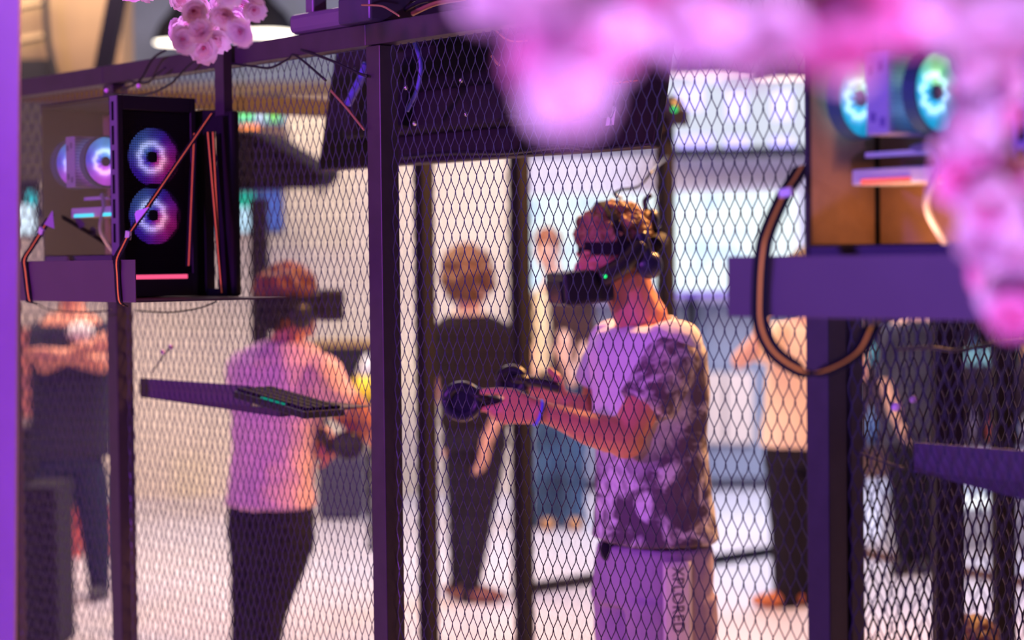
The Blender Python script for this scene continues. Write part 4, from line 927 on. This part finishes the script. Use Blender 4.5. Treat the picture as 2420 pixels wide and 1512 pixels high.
sa = MB().tube(catmull([hc + X * .06 + Y * .092 - Z * .05, hc + X * .0 + Y * .102 - Z * .02, hc - X * .055 + Y * .095 + Z * .025]), [.026] * 13, 10)
obj('side_arm', sa, M_BLACK, t, smooth=True)
sa = MB().tube(catmull([hc - X * .055 + Y * .095 + Z * .055, hc - X * .065 + Y * .100 - Z * .0, hc - X * .060 + Y * .100 - Z * .035]), .017, 10)
obj('headphone_arm', sa, mat('blue_black', (.015, .015, .05), .3), t, smooth=True)
for s_ in (1, -1): obj('headphone', MB().ell(hc - X * .070 + Y * .100 * s_ - Z * .030, (.036, .022, .036), (X, Y, Z)), mat('blue_black', (.015, .015, .05), .3), t, smooth=True)
obj('back_cradle', MB().tube(catmull([hc - X * .10 + Y * .06 + Z * .02, hc - X * .135 + Z * .03, hc - X * .10 - Y * .06 + Z * .02]), .022, 10), M_BLACKM, t, smooth=True)
obj('adjuster_knob', MB().ell(hc - X * .12 + Z * .085, (.018, .03, .03), (X, Y, Z)), M_BLACK, t, smooth=True)
obj('cable_clip', MB().tube(catmull([hc - X * .11 + Z * .10, hc - X * .105 + Z * .135, hc - X * .125 + Z * .15]), .007, 6), M_BLACK, t, smooth=True)
obj('strap_fin', MB().tube([hc - X * .13 + Z * .06, hc - X * .155 + Z * .015], [.016, .003], 6), M_BLACK, t)
obj('indicator_light', MB().ell(m(1430, 653, -.125), .0045), emis('green_led', (.02, 1, .25), 1.6), t, smooth=True)
# controllers
def controller(label, c, d, up, ringc, R_, mm=M_BLACK):
    t = thing('motion_controller', label, 'controller', c); d = d.normalized(); s_ = d.cross(up).normalized(); u = s_.cross(d)
    obj('grip', MB().tube(catmull([c - d * .045 - u * .015, c, c + d * .045 + u * .008]), .0145, 12), mm, t, smooth=True)
    obj('button_face', MB().ell(c + d * .060 + u * .012, (.030, .026, .014), (d, s_, u)), mm, t, smooth=True)
    obj('trigger', MB().ell(c + d * .055 - u * .014, (.016, .009, .010), (d, s_, u)), mm, t, smooth=True)
    rr = [ringc + (d * math.cos(a_) + u * math.sin(a_) * .95) * R_ for a_ in [2 * PI * k / 32 for k in range(33)]]
    obj('tracking_ring', MB().tube(rr, .014, 8), mat('ring_blue_black', (.012, .012, .045), .35), t, smooth=True)
    obj('face_plate', MB().tube([ringc - s_ * .004, ringc + s_ * .004], R_ * .98, 24), mat('ring_blue_black', (.012, .012, .045), .35), t)
    obj('thumb_stick', MB().tube([c + d * .062 + u * .022, c + d * .062 + u * .034], .008, 10), mm, t)
controller('black ringed controller in the near hand of the man, nearer the middle post', w9(1190, 958, -.205), Vector((-1, 0, .18)), UP, w9(1092, 948, -.21), .040)
controller('black controller in the far raised hand of the man', w9(1282, 905, -.012), Vector((-1, .1, -.02)), UP, w9(1210, 900, .0), .032)
# ---- people behind, simpler but complete
def leg_pair(b, hips, knees, ankles, rh=.085, rk=.058, ra=.042):
    for h, k, a in zip(hips, knees, ankles): b.chain((h, rh), (k, rk), (a, ra))
def shoes(t, ankles, fdir, m_, L=.13, name='shoe'):
    for a in ankles:
        f = Vector((a.x, a.y, 0)); s_ = UP.cross(fdir)
        sh = MB().ell(f + fdir * .05 + UP * .038, (L, .045, .038), (fdir, s_, UP)); sh.ell(f + UP * .055, (.06, .042, .05), (fdir, s_, UP))
        remesh(name, sh, m_, t, .010, 2)
# person with headset in pale pink shirt
S2 = 650
def q2(x, y, dy=0): return P(x, y, S2, dy)
p2 = thing('person', 'person in pale pink shirt and black trousers with headset, facing right behind side mesh', 'person', Vector((q2(640, 1200).x, q2(640, 1200).y, 0)))
A2 = Vector((.85, -.53, 0)).normalized(); B2 = Vector((.53, .85, 0)).normalized(); h2 = q2(688, 722); y2 = .62
b = MB(); head_shape(b, h2, y2, 0, 1.05); b.chain((q2(684, 765), .058), (q2(680, 815), .064))
b.loft([(q2(668, 815), .10, .06), (q2(668, 850), .18, .09), (q2(662, 930), .165, .10), (q2(648, 1050), .14, .095), (q2(640, 1200), .155, .11)], A2, B2)
sR, eR, wR = q2(768, 880, -.10), q2(872, 1000, -.02), q2(800, 1052, -.02)
b.chain((sR, .052), (eR, .043)); b.chain((eR, .042), (q2(840, 1030, -.02), .042), (wR, .030)); hand_relaxed(b, wR, Vector((-1, 0, -.1)), Vector((0, -1, .3)), 1.05, .8)
b.chain((q2(790, 960, -.06), .045), (q2(900, 1040, .12), .042))
sL, eL = q2(575, 870, .12), q2(600, 985, .22); b.chain((sL, .052), (eL, .043), (q2(700, 1010, .28), .03))
hand_relaxed(b, q2(700, 1010, .28), Vector((1, .2, 0)), UP, 1.0, .7)
remesh('body', b, M_SKIN, p2, .007, 3)
b = MB().loft([(q2(672, 803), .085, .062), (q2(668, 822), .15, .085), (q2(664, 860), .198, .112), (q2(660, 930), .198, .125), (q2(646, 1050), .165, .115), (q2(642, 1130), .165, .12), (q2(640, 1196), .182, .132)], A2, B2, 26)
b.chain((q2(762, 882, -.10), .075), (q2(800, 935, -.07), .068)); b.chain((q2(578, 872, .12), .075), (q2(585, 950, .18), .072))
remesh('shirt', b, mat('pale_pink_shirt', (.95, .62, .72), .85, noise=.12, nscale=5, bump=.3, bscale=10), p2, .010, 4, .010, 8)
b = MB().loft([(q2(640, 1180), .165, .118), (q2(640, 1250), .175, .125), (q2(645, 1300), .165, .12)], A2, B2)
leg_pair(b, (q2(676, 1280, -.04), q2(606, 1280, .04)), (q2(632, 1450, -.05), q2(590, 1440, .04)), (q2(606, 1655, -.05), q2(576, 1650, .05)), .105, .072, .05)
remesh('trousers', b, mat('black_trousers', (.012, .010, .018), .8), p2, .011, 4, .004, 9)
shoes(p2, (q2(606, 1655, -.05), q2(576, 1650, .05)), Vector((.85, .3, 0)).normalized(), mat('dark_shoe', (.04, .035, .045), .6))
hair_cap('hair', h2, y2, mat('reddish_hair', (.26, .07, .03), .55, noise=.5, nscale=30), p2, 1.08, .018, None, .008, 0, 5)
t = thing('headset', 'black headset worn by the person in pale pink shirt', 'headset', q2(750, 715))
X, Y, Z = rotaxes(y2)
v_ = MB(); v_.box(h2 + X * .125 - Z * .0, (.045, .095, .058), (X, Y, Z)); v_.box(h2 + X * .07, (.03, .085, .05), (X, Y, Z)); remesh('visor', v_, M_BLACK, t, .008, 5)
arc = [h2 + X * (.118 * math.cos(a_) - .01) + Y * .098 * math.sin(a_) - Z * .005 for a_ in [PI * 2 * k / 30 for k in range(31)]]
obj('halo_strap', MB().ribbon(arc, .040, Z, .008), M_BLACKM, t)
obj('back_cradle', MB().ell(h2 - X * .095 - Z * .035, (.045, .085, .055), (X, Y, Z)), M_BLACKM, t, smooth=True)
for s_ in (1, -1): obj('headphone', MB().ell(h2 - X * .01 + Y * s_ * .095 - Z * .035, (.05, .02, .05), (X, Y, Z)), M_BLACK, t, smooth=True)
controller('dark controller held by the person in pale pink shirt', q2(775, 1058, -.04), Vector((-.3, -.4, .6)), Vector((1, 0, 0)), q2(822, 1052, -.06), .05)
# person in black t-shirt seen from behind
S3 = 490
def q3(x, y, dy=0): return P(x, y, S3, dy)
p3 = thing('person', 'curly brown-haired person in black shirt and jeans seen from behind at centre', 'person', Vector((q3(1120, 1200).x, q3(1120, 1200).y, 0)))
A3 = Vector((.95, .3, 0)).normalized(); B3 = Vector((-.3, .95, 0)).normalized(); h3 = q3(1112, 660); y3 = .55
b = MB(); head_shape(b, h3, y3, 0, 1.0); b.chain((q3(1108, 690), .056), (q3(1108, 750), .066))
b.loft([(q3(1110, 745), .10, .06), (q3(1115, 775), .17, .09), (q3(1118, 850), .155, .10), (q3(1120, 1000), .15, .11)], A3, B3)
for (sx, sy), (ex, ey), (wx, wy), dd in (((1195, 790), (1212, 900), (1150, 1040), -.10), ((1045, 790), (1030, 905), (1075, 1000), -.02)):
    b.chain((q3(sx, sy), .05), (q3(ex, ey, dd * .5), .04), (q3(wx, wy, dd), .028)); hand_relaxed(b, q3(wx, wy, dd), Vector((-.15, -.1, -1)), Vector((1, -.5, 0)), 1.1, .5)
remesh('body', b, M_SKIN2, p3, .008, 3)
b = MB().loft([(q3(1108, 744), .095, .07), (q3(1110, 756), .15, .09), (q3(1112, 770), .185, .105), (q3(1118, 810), .19, .11), (q3(1120, 900), .175, .12), (q3(1122, 1010), .175, .125)], A3, B3, 24)
b.chain((q3(1190, 795), .068), (q3(1205, 870, -.03), .064)); b.chain((q3(1048, 795), .068), (q3(1036, 870), .064))
remesh('shirt', b, mat('black_tshirt', (.009, .006, .010), .85), p3, .011, 4, .006, 9)
obj('collar', MB().tube([q3(1108, 744) + A3 * math.cos(a_) * .085 + B3 * math.sin(a_) * .075 - UP * .01 * math.sin(a_) for a_ in [2 * PI * k / 20 for k in range(21)]], .013, 8), mat('cream_collar', (.85, .70, .52), .8), p3, smooth=True)
b = MB().loft([(q3(1122, 995), .160, .115), (q3(1122, 1060), .165, .12)], A3, B3)
an3 = (q3(1108, 1412, -.02), q3(1085, 1408, .10))
leg_pair(b, (q3(1152, 1080), q3(1094, 1080)), (q3(1130, 1240, -.03), q3(1090, 1240, .05)), an3, .092, .068, .048)
remesh('jeans', b, mat('dark_jeans', (.014, .013, .03), .85, noise=.4, nscale=6), p3, .011, 4, .004, 9)
shoes(p3, an3, Vector((.95, -.3, 0)).normalized(), mat('brown_shoe', (.20, .07, .05), .4), .15)
def curls(mb, X, Y, Z):
    rd = random.Random(4)
    for i in range(60):
        d_ = Vector((rd.gauss(0, 1), rd.gauss(0, 1), rd.gauss(0, 1))).normalized()
        if d_.dot(X) > .55: continue
        mb.ell(h3 + Z * .02 - X * .015 + d_ * .115, rd.uniform(.022, .038), nu=8, nv=6)
hair_cap('hair', h3, y3, mat('curly_brown_hair', (.24, .10, .035), .65, noise=.55, nscale=22), p3, 1.08, .024, curls, .010, 0, 8, amp=.012)
# far person with open jacket against the screen
S4 = 385
def q4(x, y, dy=0): return P(x, y, S4, dy)
p4 = thing('person', 'far person in dark jacket and cream vest standing before the pale screen', 'person', Vector((q4(1310, 1000).x, q4(1310, 1000).y, 0)))
h4 = q4(1294, 590); y4 = -PI / 2 - .2; A4 = Vector((1, 0, 0)); B4 = Vector((0, 1, 0))
b = MB(); head_shape(b, h4, y4, 0, 1.0); b.chain((q4(1302, 620), .05), (q4(1312, 670), .06))
b.loft([(q4(1318, 668), .09, .06), (q4(1322, 695), .17, .09), (q4(1322, 800), .15, .10), (q4(1320, 900), .15, .1)], A4, B4)
b.chain((q4(1378, 712), .05), (q4(1385, 800, -.05), .04), (q4(1352, 905, -.2), .03)); b.chain((q4(1352, 905, -.2), .03), (q4(1335, 850, -.22), .032))
hand_relaxed(b, q4(1335, 850, -.22), Vector((0, 0, 1)), Vector((0, -1, 0)), 1.1, .3)
b.chain((q4(1262, 715), .05), (q4(1256, 800, -.05), .04), (q4(1262, 890, -.1), .028)); hand_relaxed(b, q4(1262, 890, -.1), Vector((0, 0, -1)), Vector((-1, 0, 0)), 1.0, .4)
remesh('body', b, M_SKIN2, p4, .009, 3)
face_parts(p4, h4, y4)
b = MB().loft([(q4(1320, 680), .12, .08), (q4(1324, 710), .19, .11), (q4(1328, 800), .18, .12), (q4(1330, 905), .18, .125)], A4, B4, 22)
b.chain((q4(1380, 715), .07), (q4(1388, 800, -.05), .06)); b.chain((q4(1262, 715), .065), (q4(1256, 800, -.05), .055))
remesh('jacket', b, mat('dark_brown_jacket', (.055, .025, .03), .8, noise=.4, nscale=9), p4, .012, 3)
b = MB().loft([(q4(1278, 690, -.085), .045, .03), (q4(1282, 780, -.115), .050, .03), (q4(1282, 880, -.115), .050, .03)], A4, B4, 12); remesh('vest', b, mat('cream_vest', (.82, .66, .40), .8), p4, .010, 3)
b = MB().loft([(q4(1320, 895), .165, .12), (q4(1320, 960), .17, .12)], A4, B4)
an4 = (q4(1352, 1225), q4(1288, 1228)); leg_pair(b, (q4(1350, 980), q4(1296, 980)), (q4(1352, 1110), q4(1292, 1110)), an4, .09, .082, .085)
remesh('wide_jeans', b, mat('blue_jeans', (.05, .12, .24), .85, noise=.6, nscale=5), p4, .012, 3)
shoes(p4, an4, Vector((.2, -1, 0)).normalized(), mat('tan_sandal', (.55, .28, .12), .6), .13, 'sandal')
hair_cap('hair', h4, y4, mat('short_auburn_hair', (.30, .10, .05), .6), p4, 1.0, .012, None, .009, 0, 9)
# person in peach t-shirt at right
S5 = 500
def q5(x, y, dy=0): return P(x, y, S5, dy)
p5 = thing('person', 'person in peach shirt and black trousers partly behind the corner post', 'person', Vector((q5(1900, 1100).x, q5(1900, 1100).y, 0)))
h5 = q5(1905, 655); y5 = PI + .4; A5 = Vector((.97, -.2, 0)).normalized(); B5 = Vector((.2, .97, 0)).normalized()
b = MB(); head_shape(b, h5, y5); b.chain((q5(1915, 690), .056), (q5(1918, 745), .064))
b.loft([(q5(1918, 745), .10, .06), (q5(1918, 775), .18, .09), (q5(1908, 880), .17, .11), (q5(1900, 1040), .16, .12)], A5, B5)
b.chain((q5(1835, 790, -.02), .05), (q5(1748, 850, -.12), .042), (q5(1790, 800, -.22), .032)); hand_relaxed(b, q5(1790, 800, -.22), Vector((.3, 0, 1)), Vector((-1, 0, 0)), 1.1, .5)
b.chain((q5(2000, 790, -.02), .05), (q5(2032, 880, -.08), .042), (q5(2020, 800, -.2), .03)); hand_relaxed(b, q5(2020, 800, -.2), Vector((-.3, 0, 1)), Vector((1, 0, 0)), 1.0, .5)
remesh('body', b, M_SKIN2, p5, .009, 3)
b = MB().loft([(q5(1918, 757), .09, .06), (q5(1918, 778), .18, .10), (q5(1912, 850), .20, .125), (q5(1905, 960), .20, .13), (q5(1898, 1055), .205, .135)], A5, B5, 24)
b.chain((q5(1840, 792, -.02), .07), (q5(1808, 830, -.06), .066)); b.chain((q5(2000, 792, -.02), .07), (q5(2020, 845, -.04), .066))
remesh('shirt', b, mat('peach_shirt', (.85, .68, .52), .85, noise=.08, nscale=4), p5, .012, 4, .008, 7)
b = MB().loft([(q5(1898, 1035), .18, .125), (q5(1896, 1100), .185, .13)], A5, B5)
an5 = (q5(1858, 1425, -.04), q5(1912, 1432, .02)); leg_pair(b, (q5(1856, 1120), q5(1935, 1120)), (q5(1860, 1270), q5(1925, 1270)), an5, .10, .082, .06)
remesh('trousers', b, mat('black_trousers', (.012, .010, .018), .8), p5, .012, 3, .004, 9)
shoes(p5, an5, Vector((-.9, -.3, 0)).normalized(), mat('orange_brown_shoe', (.50, .16, .06), .5), .14)
hair_cap('hair', h5, y5, mat('brown_hair', (.22, .12, .05), .6), p5, 1.04, .014, None, .010, 0, 11)
# person with crossed arms at left, head hidden by the tray
S6 = 480
def q6(x, y, dy=0): return P(x, y, S6, dy)
p6 = thing('person', 'person in dark clothes with crossed bare arms under the left tray', 'person', Vector((q6(175, 1100).x, q6(175, 1100).y, 0)))
h6 = q6(170, 655); y6 = -PI / 2; A6 = Vector((1, 0, 0)); B6 = Vector((0, 1, 0))
b = MB(); head_shape(b, h6, y6); b.chain((q6(170, 700), .058), (q6(170, 745), .066))
b.loft([(q6(168, 740), .10, .06), (q6(168, 765), .16, .09), (q6(168, 900), .15, .1), (q6(168, 1040), .15, .11)], A6, B6)
b.chain((q6(98, 785), .05), (q6(105, 862, -.10), .044), (q6(210, 820, -.20), .034)); hand_relaxed(b, q6(212, 820, -.20), Vector((1, 0, .1)), Vector((0, -1, 0)), 1.0, .4)
b.chain((q6(240, 785), .05), (q6(238, 862, -.10), .044), (q6(135, 838, -.19), .034)); hand_relaxed(b, q6(133, 838, -.19), Vector((-1, 0, 0)), Vector((0, -1, 0)), 1.0, .4)
remesh('body', b, M_SKIN, p6, .009, 3); face_parts(p6, h6, y6)
b = MB().loft([(q6(168, 752), .11, .07), (q6(168, 772), .18, .10), (q6(168, 860), .205, .115), (q6(168, 1000), .20, .12), (q6(168, 1080), .20, .125)], A6, B6, 22)
b.chain((q6(96, 790), .068), (q6(98, 850, -.06), .062)); b.chain((q6(242, 790), .068), (q6(240, 850, -.06), .062))
remesh('shirt', b, mat('charcoal_shirt', (.028, .028, .05), .85), p6, .012, 4, .006, 8)
b = MB().ell(q6(190, 785, -.115), (.07, .03, .055)); remesh('white_undershirt', b, mat('white_cotton', (.85, .8, .76), .8), p6, .010, 2)
b = MB().loft([(q6(168, 1060), .165, .12), (q6(168, 1110), .17, .12)], A6, B6)
an6 = (q6(112, 1405, -.04), q6(236, 1400, .03)); leg_pair(b, (q6(128, 1130), q6(210, 1130)), (q6(118, 1270), q6(228, 1270)), an6, .10, .075, .055)
remesh('trousers', b, mat('navy_trousers', (.020, .026, .060), .85), p6, .012, 3, .004, 9)
shoes(p6, an6, Vector((0, -1, 0)), mat('dark_shoe', (.04, .035, .045), .6))
hair_cap('hair', h6, y6, mat('brown_hair', (.22, .12, .05), .6), p6, 1.04, .014, None, .010, 0, 12)
# dim person behind the right mesh
S7 = 455
def q7(x, y, dy=0): return P(x, y, S7, dy)
p7 = thing('person', 'dim person in dark clothes standing behind the right mesh', 'person', Vector((q7(2170, 1100).x, q7(2170, 1100).y, 0)))
h7 = q7(2165, 655); b = MB(); head_shape(b, h7, PI + .6); b.chain((q7(2170, 690), .056), (q7(2172, 745), .064))
b.loft([(q7(2172, 742), .10, .06), (q7(2172, 772), .17, .09), (q7(2170, 900), .15, .1), (q7(2168, 1040), .15, .11)], A5, B5)
b.chain((q7(2105, 790), .05), (q7(2095, 890), .042), (q7(2118, 985, -.1), .03)); hand_relaxed(b, q7(2118, 985, -.1), Vector((.3, 0, -1)), Vector((-1, 0, 0)), 1.0, .4)
b.chain((q7(2238, 790), .05), (q7(2246, 890), .042), (q7(2225, 985, -.1), .03)); hand_relaxed(b, q7(2225, 985, -.1), Vector((-.3, 0, -1)), Vector((1, 0, 0)), 1.0, .4)
remesh('body', b, M_SKIN2, p7, .011, 3)
b = MB().loft([(q7(2172, 752), .10, .07), (q7(2172, 775), .18, .10), (q7(2170, 900), .18, .12), (q7(2168, 1050), .175, .125)], A5, B5, 22); b.chain((q7(2105, 792), .066), (q7(2096, 880), .058)); b.chain((q7(2238, 792), .066), (q7(2246, 880), .058))
remesh('shirt', b, mat('slate_shirt', (.06, .06, .10), .85, noise=.4, nscale=6), p7, .012, 4)
b = MB().loft([(q7(2168, 1035), .16, .12), (q7(2168, 1090), .165, .12)], A5, B5); an7 = (q7(2140, 1330), q7(2195, 1330))
leg_pair(b, (q7(2136, 1110), q7(2204, 1110)), (q7(2138, 1230), q7(2200, 1230)), an7, .09, .068, .05); remesh('trousers', b, mat('black_trousers', (.012, .010, .018), .8), p7, .012, 3)
shoes(p7, an7, Vector((-.6, -.8, 0)).normalized(), mat('dark_shoe', (.04, .035, .045), .6)); hair_cap('hair', h7, PI + .6, mat('brown_hair', (.22, .12, .05), .6), p7, 1.04, .014, None, .011, 0, 13)
# small child whose hair shows at the bottom right
p8 = thing('person', 'small dark-haired child at the bottom edge behind the right mesh', 'person', Vector((P(2285, 1560, 850).x, P(2285, 1560, 850).y, 0)))
h8 = P(2285, 1556, 850); z8 = h8.z; B0 = Vector((h8.x, h8.y, 0))
b = MB(); head_shape(b, h8, 2.2, 0, .84); b.chain((h8 - UP * .07, .035), (h8 - UP * .13, .045))
b.loft([(h8 - UP * .12, .07, .05), (h8 - UP * .16, .11, .07), (h8 - UP * .30, .09, .07)], A5, B5)
for s_ in (-1, 1):
    b.chain((h8 - UP * .16 + A5 * .10 * s_, .03), (h8 - UP * .28 + A5 * .13 * s_, .025), (h8 - UP * .38 + A5 * .12 * s_, .018)); hand_relaxed(b, h8 - UP * .38 + A5 * .12 * s_, Vector((0, 0, -1)), Vector((s_, 0, 0)), .6, .4)
remesh('body', b, M_SKIN2, p8, .009, 2)
b = MB().loft([(h8 - UP * .135, .08, .055), (h8 - UP * .17, .115, .075), (h8 - UP * .34, .11, .08)], A5, B5, 18); remesh('shirt', b, mat('child_shirt', (.10, .10, .16), .85), p8, .010, 3)
b = MB()
for s_ in (-1, 1): b.chain((h8 - UP * .36 + A5 * .05 * s_, .06), (B0 + UP * .22 + A5 * .05 * s_, .045), (B0 + UP * .06 + A5 * .05 * s_, .035))
remesh('trousers', b, mat('navy_trousers', (.020, .026, .060), .85), p8, .010, 3)
shoes(p8, (B0 + UP * .06 + A5 * .05, B0 + UP * .06 - A5 * .05), Vector((-.6, .8, 0)), mat('dark_shoe', (.04, .035, .045), .6), .08)
hair_cap('hair', h8, 2.2, mat('dark_brown_hair', (.09, .035, .02), .6), p8, .88, .014, None, .009, 0, 14)
